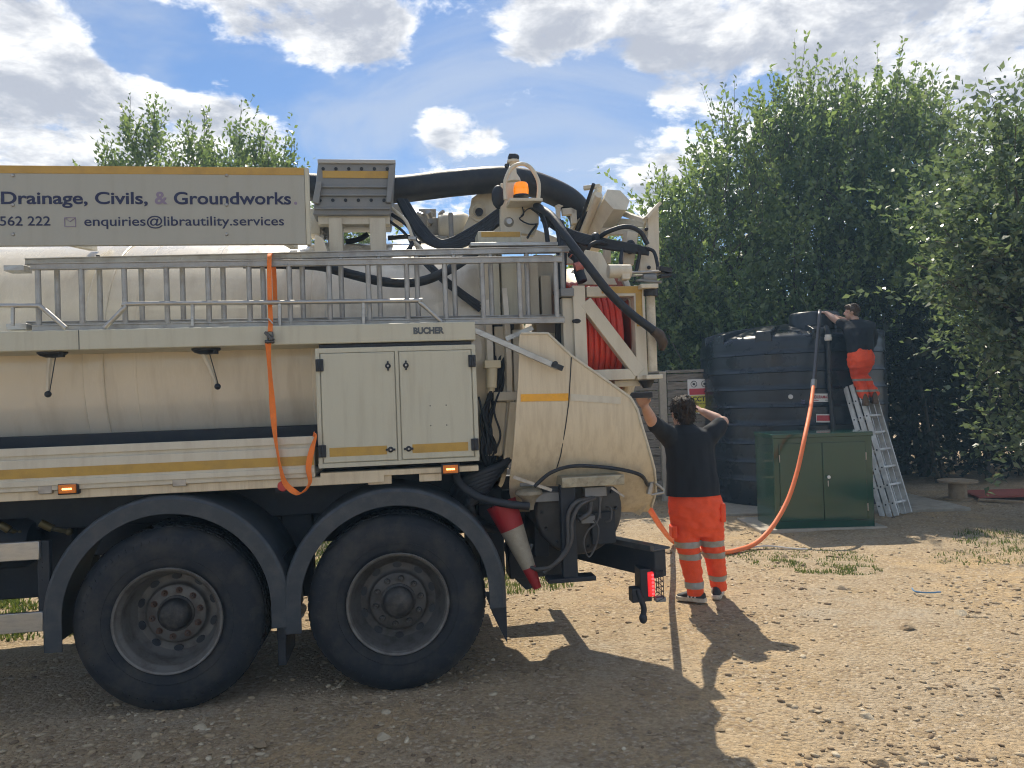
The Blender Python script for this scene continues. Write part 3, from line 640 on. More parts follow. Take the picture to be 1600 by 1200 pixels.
# ---- walkway beam, rails
bx1 = T(743, 520, 0).x
MB().box(XF, bx1, 0, .50, 2.070, 2.183).build('walkway_beam', WHITE, truck, bevel=.006)
MB().box(T(123, 520).x-.002, T(123, 520).x+.002, -.0015, .3, 2.072, 2.181).build('beam_joint', DARK, truck, smooth=False)
MB().box(XF, bx1-.01, .40, .62, 2.02, 2.068).build('beam_support', CREAM, truck, bevel=.004)
text_mesh('lettering', 'BUCHER', GREYLT, truck, (T(646, 520).x, T(694, 520).x, T(670, 521).z, T(670, 512).z), .06, -.0005)
rail = MB()
for path in ([(-500, 482), (-300, 480), (0, 478), (55, 478), (66, 481), (103, 513)], [(163, 513), (196, 480), (207, 475), (400, 473), (640, 470), (655, 472), (690, 503)]):
    rail.tube(spline([T(a, b, .03) for a, b in path], 4), .0135, 10)
for px, a in ((301, 474), (437, 473), (568, 471), (20, 479)): rail.cyl(T(px, a, .03), T(px, 509, .03), .011, 8)
rail.build('handrail', ALU, truck)
MB().box(XF, bx1-.02, .46, .50, 2.19, 2.27).build('deck_board', GREYBOX, truck, bevel=.004)
# ---- latch handles hanging below the beam
for (a, b) in (((82, 550), (75, 616)), ((322, 545), (340, 604))):
    h = MB(); h.ball(T(*a, .12), .085, .06, .035); h.cyl(T(a[0]+14, a[1], .10), T(a[0]+14, a[1]+8, .10), .02, 8); o = h.build('latch', BLACK, truck)
    MB().tube([T(a[0]-4, a[1]+8, .12), T((a[0]+b[0])/2-3, (a[1]+b[1])/2, .13), T(*b, .14)], [.016, .013, .008], 6).build('strap', CREAM, o)
    MB().tube([T(a[0]+5, a[1]+6, .12), T(b[0]+2, b[1], .13)], .003, 5).build('cable', BLACK, o)
    MB().ball(T(*b, .12), .019).build('knob', BLACK, o)
# ---- lettered sign panel
sx1 = T(477, 322, 0).x
sign = MB().box(XF+.3, sx1, 0, .028, 2.66, 3.11).build('sign_panel', SIGNW, truck, bevel=.003)
MB().box(XF+.3, sx1-.002, -.002, .027, T(200, 272).z, 3.112).build('gold_stripe', GOLD, sign, bevel=.001)
MB().box(sx1+.001, sx1+.024, -.003, .05, 2.655, 3.113).build('end_trim', WHITE, sign, bevel=.003)
sc = None
for px in (20, 354, -310):
    for py in (274, 320, 366):
        p = T(px, py, -.003); MB().lathe([(0, -.005), (.007, -.004), (.010, 0), (.010, .004)], p, (0, 1, 0), 10).build('screw', STEEL, sign)
def tx(body, px0, px1, pb, pc, m, bold): text_mesh('lettering', body, m, sign, (T(px0, pb).x, T(px1, pb).x, T((px0+px1)/2, pb).z, T((px0+px1)/2, pc).z), bold, -.0005)
tx('Drainage, Civils,', 2, 231, 318.5, 300.5, NAVY, .02); tx('&', 242, 262, 318.5, 300, MAUVE, .022); tx('Groundworks', 272, 455, 319, 301, NAVY, .02); tx('.', 459.5, 464.5, 319, 301, MAUVE, .03)
tx('562 222', 0, 79, 352.5, 338.5, NAVY, .008); tx('enquiries@librautility.services', 132, 444, 352.5, 338.5, NAVY, .008)
en = MB(); e0, e1, f0, f1 = rect(101, 340, 118, 354, -.002)
for a, b in (((e0, f0), (e1, f0)), ((e0, f1), (e1, f1)), ((e0, f0), (e0, f1)), ((e1, f0), (e1, f1)), ((e0, f1), ((e0+e1)/2, f0*.45+f1*.55)), ((e1, f1), ((e0+e1)/2, f0*.45+f1*.55))):
    en.bar((a[0], -.001, a[1]), (b[0], -.001, b[1]), .003, .0045, (0, 1, .01))
en.build('envelope_icon', MAUVE, sign, smooth=False)
for x in (T(60, 300).x, T(430, 300).x, -3.6):
    s = MB(); s.bar((x, .03, 2.72), (x, .75, 2.80), .05, .04); s.bar((x, .03, 3.05), (x, .95, 2.98), .05, .04); s.build('sign_bracket', CREAM, truck)
# ---- side trough below the tank
skx = T(491, 715).x
tr = MB().prism([(0, 0), (1, 0), (1, 1), (0, 1)], 0, 0.01) and MB()
tr.box(XF, skx, .0, .035, 1.485, 1.530).box(XF, skx, .012, .05, 1.462, 1.487).box(XF, skx, -.004, .05, 1.345, 1.464).box(XF, skx, -.012, .05, 1.315, 1.347).box(XF, skx, .0, .05, 1.288, 1.317).box(XF, skx, .05, .62, 1.29, 1.31)
tr.build('side_trough', CREAM, truck, bevel=.003)
MB().box(XF, skx-.002, -.0065, .0, 1.362, 1.415).build('gold_stripe', GOLD, truck, smooth=False)
MB().box(XF, T(600, 740).x, .02, .09, 1.236, 1.286).build('lower_rail', CREAM2, truck, bevel=.004)
MB().box(XF, skx, .30, .46, 1.45, 1.585).build('trough_shade_strip', DARK, truck, bevel=.004)  # dark strip added for the shade between tank and trough
for px in (280, 70): pbox('bracket', STEEL, px-11, 745+(px < 100)*12, px+11, 760+(px < 100)*12, -.002, .03)
def marker(px, py, w, h):
    x0, x1, z0, z1 = rect(px-w, py-h, px+w, py+h, -.02); b = MB().box(x0-.008, x1+.008, -.012, .03, z0-.008, z1+.008).build('marker_lamp', BLACK, truck, bevel=.004)
    MB().box(x0, x1, -.024, -.012, z0, z1).build('lens', AMBERD, b, bevel=.004)
    l = MB()
    for k in range(5): xx = x0+(x1-x0)*(.28+.11*k); l.ball((xx, -.025, (z0+z1)/2), .006, .003, .006, 8)
    l.build('led', LEDY, b)
marker(105, 764, 14, 7); marker(704, 733, 12, 6.5)
r_ = MB().lathe([(0, -.012), (.028, -.012), (.034, -.004), (.034, .01)], T(442, 759, .03), (0, 1, 0), 20).build('reflector', REDREF, truck)
pbox('bracket_plate', CREAM2, 457, 746, 480, 759, .03, .05); pbox('bracket_plate', DARK, 430, 745, 456, 770, .04, .06); pbox('lower_rail_end', CREAM2, 500, 733, 748, 742, .02, .08)
for a in ((510, 742, 560, 750), (575, 742, 612, 757), (655, 740, 690, 752)): pbox('bracket', CREAM2, *a, .04, .06)
# ---- equipment cabinet
x0, x1, z0, z1 = -.430, .515, 1.339, 2.043
cab = MB().box(x0, x1, .004, .46, z0, z1).build('cabinet', WHITE, truck, bevel=.006)
MB().box(x0+.02, x1-.02, .02, .44, z1, z1+.022).build('gasket', BLACK, cab, smooth=False)
fr = MB().box(x0, x1, -.008, .004, z1-.026, z1).box(x0, x1, -.008, .004, z0, z0+.024).box(x0, x0+.024, -.008, .004, z0+.024, z1-.026).box(x1-.024, x1, -.008, .004, z0+.024, z1-.026)
dm = T(622.5, 640).x; fr.box(dm-.010, dm+.010, -.008, .004, z0+.024, z1-.026); fr.build('frame', WHITE, cab, bevel=.002)
for side, a, b in ((0, x0+.030, dm-.015), (1, dm+.015, x1-.030)):
    d = MB().box(a, b, -.011, .004, z0+.030, z1-.032).build('door', WHITE, cab, bevel=.004)
    g = MB(); ga, gb = (a+.035, b-.06) if side == 0 else (a+.06, b-.035); g.box(ga, gb, -.0125, -.010, z0+.065, z0+.117); g.build('gold_stripe', GOLD, d, smooth=False)
    for hz in (z0+.10, z1-.10):
        hx = a-.006 if side == 0 else b+.006
        h = MB().box(hx-.022, hx+.022, -.024, -.009, hz-.036, hz+.036).cyl((hx, -.024, hz-.03), (hx, -.024, hz+.03), .007, 8); h.build('hinge', BLACK, d, bevel=.003)
    lx = b-.038 if side == 0 else a+.038
    for lz, rr in ((z1-.115, 0), (z0+.092, 1)):
        l = MB().lathe([(0, -.022), (.010, -.022), (.013, -.016), (.017, -.014), (.017, -.008)], (lx, 0, lz), (0, 1, 0), 16)
        if rr: l.bar((lx-.028, -.017, lz), (lx+.028, -.017, lz), .01, .012)
        else: l.bar((lx, -.017, lz-.028), (lx, -.017, lz+.028), .012, .01, (1, 0, 0))
        q = l.build('latch', BLACK, d); MB().lathe([(0, -.024), (.006, -.024), (.006, -.02)], (lx, 0, lz), (0, 1, 0), 10).build('lock_core', STEEL, d)
    if side:
        for hp in ((672, 634), (697, 633), (673, 665), (698, 664)): MB().lathe([(0, -.0125), (.004, -.0125), (.004, -.009)], T(*hp, 0), (0, 1, 0), 8).build('rivet_hole', BLACK, d)
# ---- wheels
def wheel(px, py, deep, yo, name='wheel', nuts=10):
    c = T(px, py, yo) if px is not None else py; c = Vector((c.x, yo, .515))
    w, rad = .30, .525
    prof = []
    # tyre outline from the bead over the sidewall and tread to the inner bead
    for r, t in ((.285, .035), (.300, .012), (.330, .003), (.40, -.006), (.45, -.003), (.475, .006), (.480, .010), (.505, .028), (.520, .045), (rad, .062), (rad, w-.062), (.515, w-.04), (.46, w), (.33, w-.01), (.285, w-.035)): prof.append((r, t))
    ty = MB().lathe(prof, c, (0, 1, 0), 72, False)
    o = ty.build(name, TYRE, truck, ang=50)
    tread = MB(); nb = 56
    for k in range(nb):
        a = 2*math.pi*k/nb
        for (ya, yb, off) in ((.066, .115, 0), (.125, .180, .5), (.19, .240, 0)):
            aa = a+off*2*math.pi/nb; rr = rad-.003; u = Vector((math.cos(aa), 0, math.sin(aa))); tn = Vector((-math.sin(aa), 0, math.cos(aa)))
            tread.bar(c+u*rr+Vector((0, ya, 0)), c+u*rr+Vector((0, yb, 0)), .042, .016, u)
    tread.build('tread_blocks', TYRE, o)
    rb = MB()
    for rr in (.36, .435): rb.tube([c+Vector((rr*math.cos(t*math.pi/36), -.002, rr*math.sin(t*math.pi/36))) for t in range(72)], .003, 5, closed=True)
    for t in range(64):
        a = t*2*math.pi/64; u = Vector((math.cos(a), 0, math.sin(a))); rb.bar(c+u*.452+Vector((0, -.003, 0)), c+u*(.468+.006*(t % 2))+Vector((0, .003, 0)), .010, .008, (0, 1, 0))
    rb.build('sidewall_rib', TYRE, o)
    d = deep
    rim = MB().lathe([(.288, .036), (.298, .006), (.302, -.004), (.297, -.010), (.289, -.004), (.283, .012), (.268, .026), (.262, .05), (.258, d-.02), (.250, d), (.225, d+.028), (.19, d+.034), (.18, d+.030), (.172, d+.02), (.168, d), (.16, d-.006), (.10, d-.008), (.10, d+.05)], c, (0, 1, 0), 64, False).build('rim', RIM if deep > .12 else RIMD, o, ang=35)
    MB().lathe([(.284, .010), (.298, .004), (.304, -.005), (.299, -.013), (.288, -.008), (.280, .010)], c, (0, 1, 0), 64, False).build('rim_edge', RIM, o)
    for k in range(10):
        hs = MB(); a = 2*math.pi*(k+.5)/10; p = c+Vector((.212*math.cos(a), d+.026, .212*math.sin(a)))
        u = Vector((-math.sin(a), 0, math.cos(a))); v = Vector((math.cos(a), 0, math.sin(a)))
        ring = [p+u*(.028*math.cos(t*.524))+v*(.018*math.sin(t*.524))+Vector((0, -.004, 0)) for t in range(12)]
        hs.add(ring+[q+Vector((0, .02, 0)) for q in ring], [tuple(range(12)), tuple(range(23, 11, -1))]+[(i, i+12, (i+1) % 12+12, (i+1) % 12) for i in range(12)])
        hs.build('hand_hole', BLACK, o)
    MB().lathe([(0, d-.075), (.05, d-.075), (.072, d-.068), (.088, d-.05), (.093, d-.02), (.105, d-.015), (.108, d+.01), (.098, d+.02)], c, (0, 1, 0), 32).build('hub', HUBD, o)
    n0 = None
    for k in range(nuts):
        a = 2*math.pi*(k+.25)/nuts; p = c+Vector((.136*math.cos(a), 0, .136*math.sin(a)))
        if n0 is None:
            n0 = MB().lathe([(0, -.032), (.008, -.032), (.009, -.022), (.015, -.02), (.017, -.004), (.021, 0), (.021, .006)], (0, 0, 0), (0, 1, 0), 8).build('wheel_nut', RUST if deep > .12 else HUBD, o); q = n0
        else: q = copy_of(n0, o)
        q.location = p+Vector((0, d-.006, 0))
    return o
wheel(262, 966, .17, .0); wheel(622, 936, .075, .0, nuts=10)
for px, py in ((262, 966), (622, 936)):
    c = T(px, py, 0)
    wheel(None, Vector((c.x, 0, 0)), .05, 2.2)
wheel(None, Vector((T(262, 966).x, 0, 0)), .05, .34); wheel(None, Vector((T(262, 966).x-3.2, 0, 0)), .1, .0)
# ---- mudguards
def guard(px, py, ro, a0, a1, drop0, drop1):
    c = T(px, py, 0); n = 40; mb = MB(); w = .105; out, inn = [], []
    prof = [(ro-w, -.014), (ro-.022, -.014), (ro-.006, -.004), (ro, .012), (ro, .58), (ro-.008, .58), (ro-.010, .02), (ro-w, -.004)]
    pts = []
    for i in range(n+1):
        a = a0+(a1-a0)*i/n; pts.append((math.cos(a), math.sin(a), 0.0))
    rows = []
    if drop1: rows_end = True
    for cx, sx, dz in pts: rows.append([(c.x+r*cx, y, c.z+r*sx) for r, y in prof])
    if drop0: rows.insert(0, [(x+ (0), y, z-drop0) for x, y, z in rows[0]])
    if drop1: rows.append([(x, y, z-drop1) for x, y, z in rows[-1]])
    m = len(prof); vs = [p for r in rows for p in r]; fs = [(i*m+k, i*m+(k+1) % m, (i+1)*m+(k+1) % m, (i+1)*m+k) for i in range(len(rows)-1) for k in range(m)] + [tuple(range(m)), tuple(range(len(vs)-1, len(vs)-m-1, -1))]
    return mb.add(vs, fs).build('mudguard', GUARD, truck, bevel=.003, ang=30)
guard(264, 958, .668, R(0), R(180), .13, .17); guard(620, 935, .655, R(0), R(180), .10, .16)
for px, py in ((440, 985), ):
    pbox('mudflap_bracket', DARK, 431, 870, 446, 1000, .1, .45); pbox('mud_flap', BLACK, 434, 985, 447, 1040, .12, .5)
ppoly('mud_flap', BLACK, [(757, 925), (791, 925), (793, 1006), (770, 960)], .04, .05)
ppoly('mud_flap', BLACK, [(785, 850), (800, 840), (832, 905), (836, 918), (822, 922), (800, 900)], .62, .63)
# ---- underbody
ch = MB(); ch.box(XF, 1.25, .72, .80, .78, 1.06).box(XF, 1.25, 1.70, 1.78, .78, 1.06).box(XF, .62, .50, .72, 1.0, 1.285).box(XF, .62, .72, 2.3, 1.06, 1.28)
ch.build('chassis', DARK, truck, bevel=.01)
ax = MB()
for px in (262, 622): x = T(px, 950).x; ax.cyl((x, .15, .52), (x, 2.4, .52), .085, 16); ax.ball((x, 1.25, .52), .25, .22, .24); ax.box(x-.30, x+.30, .62, .72, .62, .70); ax.cyl((x, .55, .55), (x, .55, .95), .12, 16)
ax.build('axle', DARK, truck)
MB().lathe([(0, 0), (.12, .02), (.15, .07), (.15, .75), (.12, .80), (0, .82)], (-3.0, .5, .93), (1, 0, 0), 24).build('air_tank', DARK, truck)
MB().box(-3.4, -2.05, .66, 1.1, .55, 1.0).build('battery_box', DARK, truck, bevel=.01); MB().box(-.75, -.55, .6, .72, .45, 1.0).build('spring_hanger', DARK, truck, bevel=.01); MB().box(.55, .72, .55, 1.9, .5, 1.1).build('cross_member', DARK, truck, bevel=.01)
for (a, b, c_) in (((63, 817), (82, 826), (108, 831)), ((0, 820), (15, 828), (30, 833))):
    v = MB(); v.tube([T(*a, .35), T(*b, .36)], .024, 10); v.tube([T(*b, .36), T(*c_, .40)], .014, 8); v.ball(T(*c_, .40), .022, .022, .022); v.build('drain_valve', mat('brass', (.16, .13, .06), .5, .6), truck)
sg = MB(); a = rect(-20, 848, 61, 877, 0); sg.box(XF+.8, a[1], 0, .03, a[2], a[3]); a = rect(-20, 959, 67, 990, 0); sg.box(XF+.8, a[1], 0, .03, a[2], a[3]); sg.build('side_guard_rail', ALU, truck, bevel=.004)
pbox('side_guard_post', DARK, 59, 845, 78, 985, .03, .07)
for py in (879, 887, 907, 932): MB().lathe([(0, -.002), (.006, -.002), (.006, .01)], T(65, py, .03), (0, 1, 0), 8).build('bolt_hole', BLACK, truck)
# ---- equipment between cabinet and rear cover
pbox('frame_post', CREAM, 776, 510, 800, 720, .34, .42); pbox('frame_post', CREAM, 804, 515, 816, 700, .30, .36); pbox('door_ring_clamp', CREAM, 772, 612, 812, 626, .28, .34)
ppoly('door_ring', CREAM2, [(775, 628), (792, 628), (784, 712), (758, 712)], .32, .40); ppoly('door_ring', CREAM2, [(797, 628), (811, 628), (806, 718), (787, 718)], .27, .33)
pbox('valve_block', CREAM, 747, 520, 772, 555, .42, .55); pbox('valve_block', GREYBOX, 772, 546, 790, 590, .44, .5)
f = MB(); f.cyl(T(769, 574, .22), T(768, 606, .22), .034, 16).cyl(T(768, 606, .22), T(768, 611, .22), .022, 12).box(*rect(757, 563, 782, 575, .2)[:2], .18, .30, *rect(757, 563, 782, 575, .2)[2:]); f.build('filter', mat('filter plastic', (.62, .56, .40), .5), truck, bevel=.003)
rng = random.Random(9)
for k in range(9):
    xa = 748+k*5; phose('hydraulic_hose', BLACK, [(768+k*4, 505, .38), (770+k*3, 545, .36), (776+rng.uniform(-8, 12), 600, .34), (752+k*4, 650, .30+.01*k), (762+rng.uniform(-12, 16), 700, .32), (765, 735, .4)], .010+.003*(k % 3))
for a in (((748, 620, .28), (758, 660, .26), (770, 690, .3), (772, 720, .35)), ((785, 600, .3), (772, 640, .26), (782, 680, .26), (770, 712, .3))): phose('cable', BLACK, list(a), .007)
st = MB(); st.bar(T(741, 516, .03), T(872, 574, -.02), .03, .035); st.build('folding_arm', ALU, truck, bevel=.003)
st = MB(); st.bar(T(862, 569, -.03), T(879, 576, -.03), .036, .03); st.ball(T(868, 568, -.03), .016); st.build('arm_tip', BLACK, truck)
MB().bar(T(790, 530, .2), T(832, 512, .2), .03, .03).build('stay', ALU, truck)
# ---- rear cover: big cream side plate that curls under
def cover():
    rows = [(522, 812, 856, .04), (540, 811, 875, .04), (557, 811, 893, .04), (590, 810, 940, .04), (622, 808, 985, .04), (645, 806, 995, .04), (665, 805, 1003, .045), (690, 803, 1010, .06), (712, 801, 1017, .09), (735, 798, 1023, .135), (752, 796, 1024, .19), (770, 796, 1024, .26), (785, 800, 1021, .34), (800, 806, 1012, .44)]
    mb = MB(); n = 12; k0 = len(rows); 
    for off in (0, .012):
        for py, a, b, y in rows:
            for i in range(n+1): p = T(a+(b-a)*i/n, py, y); mb.v.append((p.x, p.y+off, p.z))
    M = n+1; S = k0*M
    for r in range(k0-1):
        for i in range(n):
            q = (r*M+i, r*M+i+1, (r+1)*M+i+1, (r+1)*M+i); mb.f.append(q); mb.f.append(tuple(j+S for j in q[::-1]))
    edge = [r*M for r in range(k0)] + [(k0-1)*M+i for i in range(1, M)] + [r*M+n for r in range(k0-2, -1, -1)] + [i for i in range(n-1, 0, -1)]
    for i in range(len(edge)): a, b = edge[i], edge[(i+1) % len(edge)]; mb.f.append((a, b, b+S, a+S))
    mb.mi = [0]*len(mb.f); o = mb.build('rear_cover', CREAM2, truck, ang=60)
    lip = MB(); lip.tube(([T(814, 521, .038), T(856, 521, .038), T(893, 556, .038), T(940, 589, .038), T(985, 621, .038), T(996, 640, .038), T(1003, 665, .04), T(1017, 712, .085), T(1023, 735, .13), T(1025, 768, .25), T(1018, 792, .37)]), .009, 8); lip.build('edge_lip', CREAM, o)
    MB().tube([T(893, 557, .036), T(889, 627, .036), T(884, 665, .04), T(876, 712, .085), T(868, 738, .14)], .0035, 5).build('seam', DARK, o)
    def strip(nm, m, a, b, p0, p1, p2, p3, y): MB().add([T(a, p0, y), T(b, p1, y), T(b, p2, y), T(a, p3, y), T(a, p0, y+.004), T(b, p1, y+.004), T(b, p2, y+.004), T(a, p3, y+.004)], [(0, 1, 2, 3), (7, 6, 5, 4), (0, 4, 5, 1), (1, 5, 6, 2), (2, 6, 7, 3), (3, 7, 4, 0)]).build(nm, m, o, smooth=False)
    strip('amber_strip', GOLDB, 813.5, 888, 616, 614.5, 626, 627.5, .0365); strip('worn_strip', CREAM, 892, 970, 615.5, 620.5, 631.5, 626, .0365)
    # tail chute under the cover
    c = MB(); c.add([T(975, 770, .30), T(1022, 742, .24), T(1023, 772, .30), T(1000, 806, .42), T(972, 792, .5), T(975, 770, .34), T(1022, 742, .28), T(1023, 772, .34), T(1000, 806, .46), T(972, 792, .54)], [(0, 1, 2, 3, 4), (9, 8, 7, 6, 5)]+[(i, i+5, (i+1) % 5+5, (i+1) % 5) for i in range(5)]); c.build('chute_plate', CREAM2, o)
    # rear side of the hopper so that it has a body
    b = MB().lathe([(.0, 0), (.55, 0), (.72, .10), (.78, .25), (.30, .75), (0, .8)], (T(830, 650, 1.2).x, 1.15, 1.95), (1, 0, -.12), 40).build('rear_dome', CREAM2, truck)
    tri = MB(); a_, b_, c_ = T(1017, 758, .2), T(1036, 768, .2), T(1019, 771, .2); tri.tube([T(1016, 757, .2), T(1020, 752, .2), T(1037, 765, .2), T(1036, 770, .2), T(1018, 773, .2)], .009, 8, closed=True); tri.cyl(T(1017, 755, .2), T(1014, 772, .2), .02, 10); tri.build('lifting_shackle', STEEL, truck)
    phose('cable', BLACK, [(835, 760, .10), (862, 738, .06), (900, 728, .05), (960, 732, .08), (1000, 742, .06), (1012, 758, .18)], .012)
cover()
# ---- pump drum, post, checker plate
pc = T(905, 797, .22)
MB().lathe([(0, -.012), (.05, -.012), (.06, 0), (.27, 0), (.285, .012), (.29, .03), (.29, .75), (.27, .78), (0, .79)], pc, (0, 1, 0), 48).build('pump_drum', mat('drum paint', (.028, .030, .034), .42, col2=(.07, .068, .06), scale=11, amt=.6, bump=.08), truck)
for k in range(14):
    a = 2*math.pi*k/14; MB().lathe([(0, -.014), (.010, -.014), (.012, 0)], pc+Vector((.245*math.cos(a), 0, .245*math.sin(a))), (0, 1, 0), 6).build('drum_bolt', DARK, truck)
pbox('drum_plate', DARK, 925, 800, 962, 850, .19, .215); pbox('pipe_flange', GREYBOX, 908, 806, 930, 818, .10, .2)
pbox('drum_frame', DARK, 834, 745, 856, 870, .35, .8)
pbox('support_post', DARK, 878, 757, 901, 906, .06, .12); pbox('support_foot', BLACK, 857, 903, 932, 910, .04, .16)
CHK = mat('checker plate', (.42, .39, .30), .45, .5, col2=(.25, .22, .16), scale=20, amt=.6)
x0, x1, z0, z1 = rect(878, 744, 976, 760, .02); cp = MB().box(x0, x1, .02, .24, z0, z1).build('checker_step', CHK, truck, bevel=.004)
for i in range(9):
    for j in range(2):
        xx = x0+(x1-x0)*(i+.5)/9; zz = z0+(z1-z0)*(.28+.44*j); s = .016 if (i+j) % 2 else -.016; t_ = MB(); t_.bar((xx-.014, .018, zz-s*.6), (xx+.014, .018, zz+s*.6), .004, .006, (0, 1, .01))
        t_.build('tread_lug', CHK, cp, smooth=False)
pbox('bracket_box', GREYBOX, 914, 761, 948, 776, .08, .16); pbox('side_bracket', GREYBOX, 836, 770, 874, 784, .14, .2)
cup = MB().lathe([(.055, 0), (.085, .012), (.088, .03), (.05, .06), (.03, .11), (.028, .13)], T(826, 764, .16), (0, 0, -1), 24); cup.build('coupling_cup', mat('cup', (.30, .27, .20), .6, col2=(.15, .13, .1), scale=15), truck)
pbox('cup_box', GREYBOX, 812, 734, 838, 760, .2, .3); MB().bar(T(802, 745, .1), T(862, 766, .1), .012, .02).build('lever', STEEL, truck)
for pts, r in ((((925, 778, .08), (900, 785, .04), (888, 805, .03), (888, 840, .03), (884, 860, .04), (862, 885, .06), (838, 890, .1)), .013), (((930, 778, .08), (906, 790, .03), (894, 815, .02), (893, 845, .02), (878, 872, .04), (850, 895, .08)), .011), (((922, 775, .1), (921, 800, .08), (905, 812, .06)), .016), (((936, 762, .1), (937, 790, .08), (933, 815, .06), (918, 830, .05), (912, 850, .05), (920, 870, .05), (932, 850, .05), (935, 826, .05), (928, 812, .06)), .006), (((943, 765, .1), (937, 785, .09), (937, 810, .08)), .010), (((946, 792, .14), (955, 795, .12), (954, 812, .12), (946, 815, .13)), .006), (((838, 890, .1), (824, 880, .15), (830, 850, .2)), .012)):
    phose('hydraulic_hose', mat('grimy hose', (.06, .06, .06), .5, col2=(.12, .11, .1), scale=20), list(pts), r)
MB().bar(T(955, 762, .05), T(975, 776, .05), .01, .012).build('lever', STEEL, truck)
# ---- stowed suction hoses behind the last wheel
for k in range(8):
    phose('suction_hose', BLACK, [(806-k*7, 690+k*8, .36), (790-k*5, 722+k*7, .28), (755-k*3, 738+k*7, .24), (722+k*2, 752+k*6, .26), (708+k*5, 775+k*6, .34), (730+k*6, 800+k*4, .5)], .026)
phose('suction_hose', BLACK, [(712, 722, .2), (716, 752, .14), (745, 775, .1), (790, 787, .08), (826, 791, .10)], .026)
# ---- underrun bumper and tail lamp
pa, pb = T(1034, 882, .0), T(958, 850, .0)
pbx = Vector((pa.x-.38, .78, pa.z)); pa0 = Vector((pa.x, .02, pa.z))
bm_ = MB(); bm_.bar(pa0, pbx, .10, .17); bm_.bar(pbx, pbx+Vector((0, 1.1, 0)), .10, .17); bm_.bar(Vector((.95, .72, pa.z-.03)), pbx+Vector((0, .1, -.03)), .09, .15); bm_.box(.75, 1.15, .55, .75, .48, .72)
bm_.build('rear_bumper', DARK, truck, bevel=.008)
top = MB(); d_ = (pbx-pa0).normalized(); nrm_ = Vector((d_.y, -d_.x, 0)); top.bar(pa0+Vector((0, 0, .092))-d_*.01, pbx+Vector((0, 0, .092)), .16, .014); top.bar(pa0+nrm_*-.08+Vector((0, 0, .11))-d_*.01, pbx+nrm_*-.08+Vector((0, 0, .11)), .03, .03); top.build('bumper_cap', mat('bumper cap', (.075, .08, .085), .4, .3, col2=(.03, .03, .032), scale=9), truck, bevel=.004)
x0, x1, z0, z1 = rect(1000, 893, 1022, 932, .03); lh = MB().box(x0, x1-.02, .02, .14, z0-.03, z1+.02).build('tail_lamp', BLACK, truck, bevel=.005)
MB().box(x1-.045, x1, .012, .13, z0, z1).build('lens', REDL, lh, bevel=.006)
ld = MB()
for i in range(6): zz = z0+(z1-z0)*(.12+.15*i); ld.ball((x1+.001, .05, zz), .003, .010, .010, 8); ld.ball((x1-.014, .010, zz), .009, .003, .009, 8)
ld.build('led', LEDR, lh)
cg = MB()
for i in range(6): zz = z0+(z1-z0)*i/5; cg.tube([(x1, -.005, zz), (x1+.05, .0, zz), (x1+.05, .14, zz)], .0028, 5)
for yy in (.0, .045, .09, .135): cg.tube([(x1-.01, yy, z1+.02), (x1+.05, yy, z1+.01), (x1+.05, yy, z0-.01), (x1, yy, z0-.03)], .0028, 5)
cg.build('lamp_cage', BLACK, lh)
pbox('lamp_foot', GREYBOX, 1026, 934, 1041, 941, .0, .06)
phose('marker_stalk', BLACK, [(996, 922, .03), (1001, 935, .02), (1006, 950, .02), (1005, 962, .02)], .018); MB().ball(T(1005, 966, .02), .026, .026, .034).build('stalk_tip', BLACK, truck)
pbox('stalk_bracket', BLACK, 988, 920, 1001, 942, .02, .1)

# ================================================================ TOP AND REAR EQUIPMENT OF THE TRUCK
# ---- hose reel cage
y0, y1 = .13, .95
cage = MB()
def cbox(a, b, c, d, ya, yb): x0, x1, z0, z1 = rect(a, b, c, d, y0); cage.box(x0, x1, ya, yb, z0, z1)
cbox(897.5, 446, 917, 600, y0, y0+.075); cbox(993, 446, 1010, 593, y0+.001, y0+.075); cbox(917, 447, 993, 463, y0+.002, y0+.074); cbox(917, 577, 993, 594, y0+.002, y0+.074)
cbox(897.5, 446, 917, 600, y1-.07, y1); cbox(993, 446, 1010, 593, y1-.07, y1); cbox(898, 447, 1009, 460, y1-.069, y1-.001)
cbox(900, 447, 915, 461, y0+.075, y1-.07); cbox(995, 447, 1008, 461, y0+.075, y1-.07); cbox(995, 578, 1008, 593, y0+.075, y1-.07); cbox(900, 578, 915, 593, y0+.075, y1-.07)
cage = cage.build('reel_cage', CREAM, truck, bevel=.004)
dg_ = MB(); dg_.bar(T(913, 472, y0+.035), T(998, 583, y0+.035), .072, .085, (0, 0, 1)); dg_.build('diagonal_brace', CREAM, cage, bevel=.004)
for a in ((940, 447.5, 1003, 458), (1002, 447.5, 1003.5, 510)): x0, x1, z0, z1 = rect(*a, y0); MB().box(x0, x1, y0-.0025, y0, z0, z1).build('gold_tape', GOLD, cage, smooth=False)
x0, x1, z0, z1 = rect(994, 458, 1003, 510, y0); MB().box(x0, x1, y0-.0025, y0, z0, z1).build('gold_tape', GOLD, cage, smooth=False)
pbox('cage_side_post', CREAM, 880, 465, 896, 560, .16, .24); pbox('cage_side_post', GREYBOX, 876, 450, 897, 463, .12, .2)
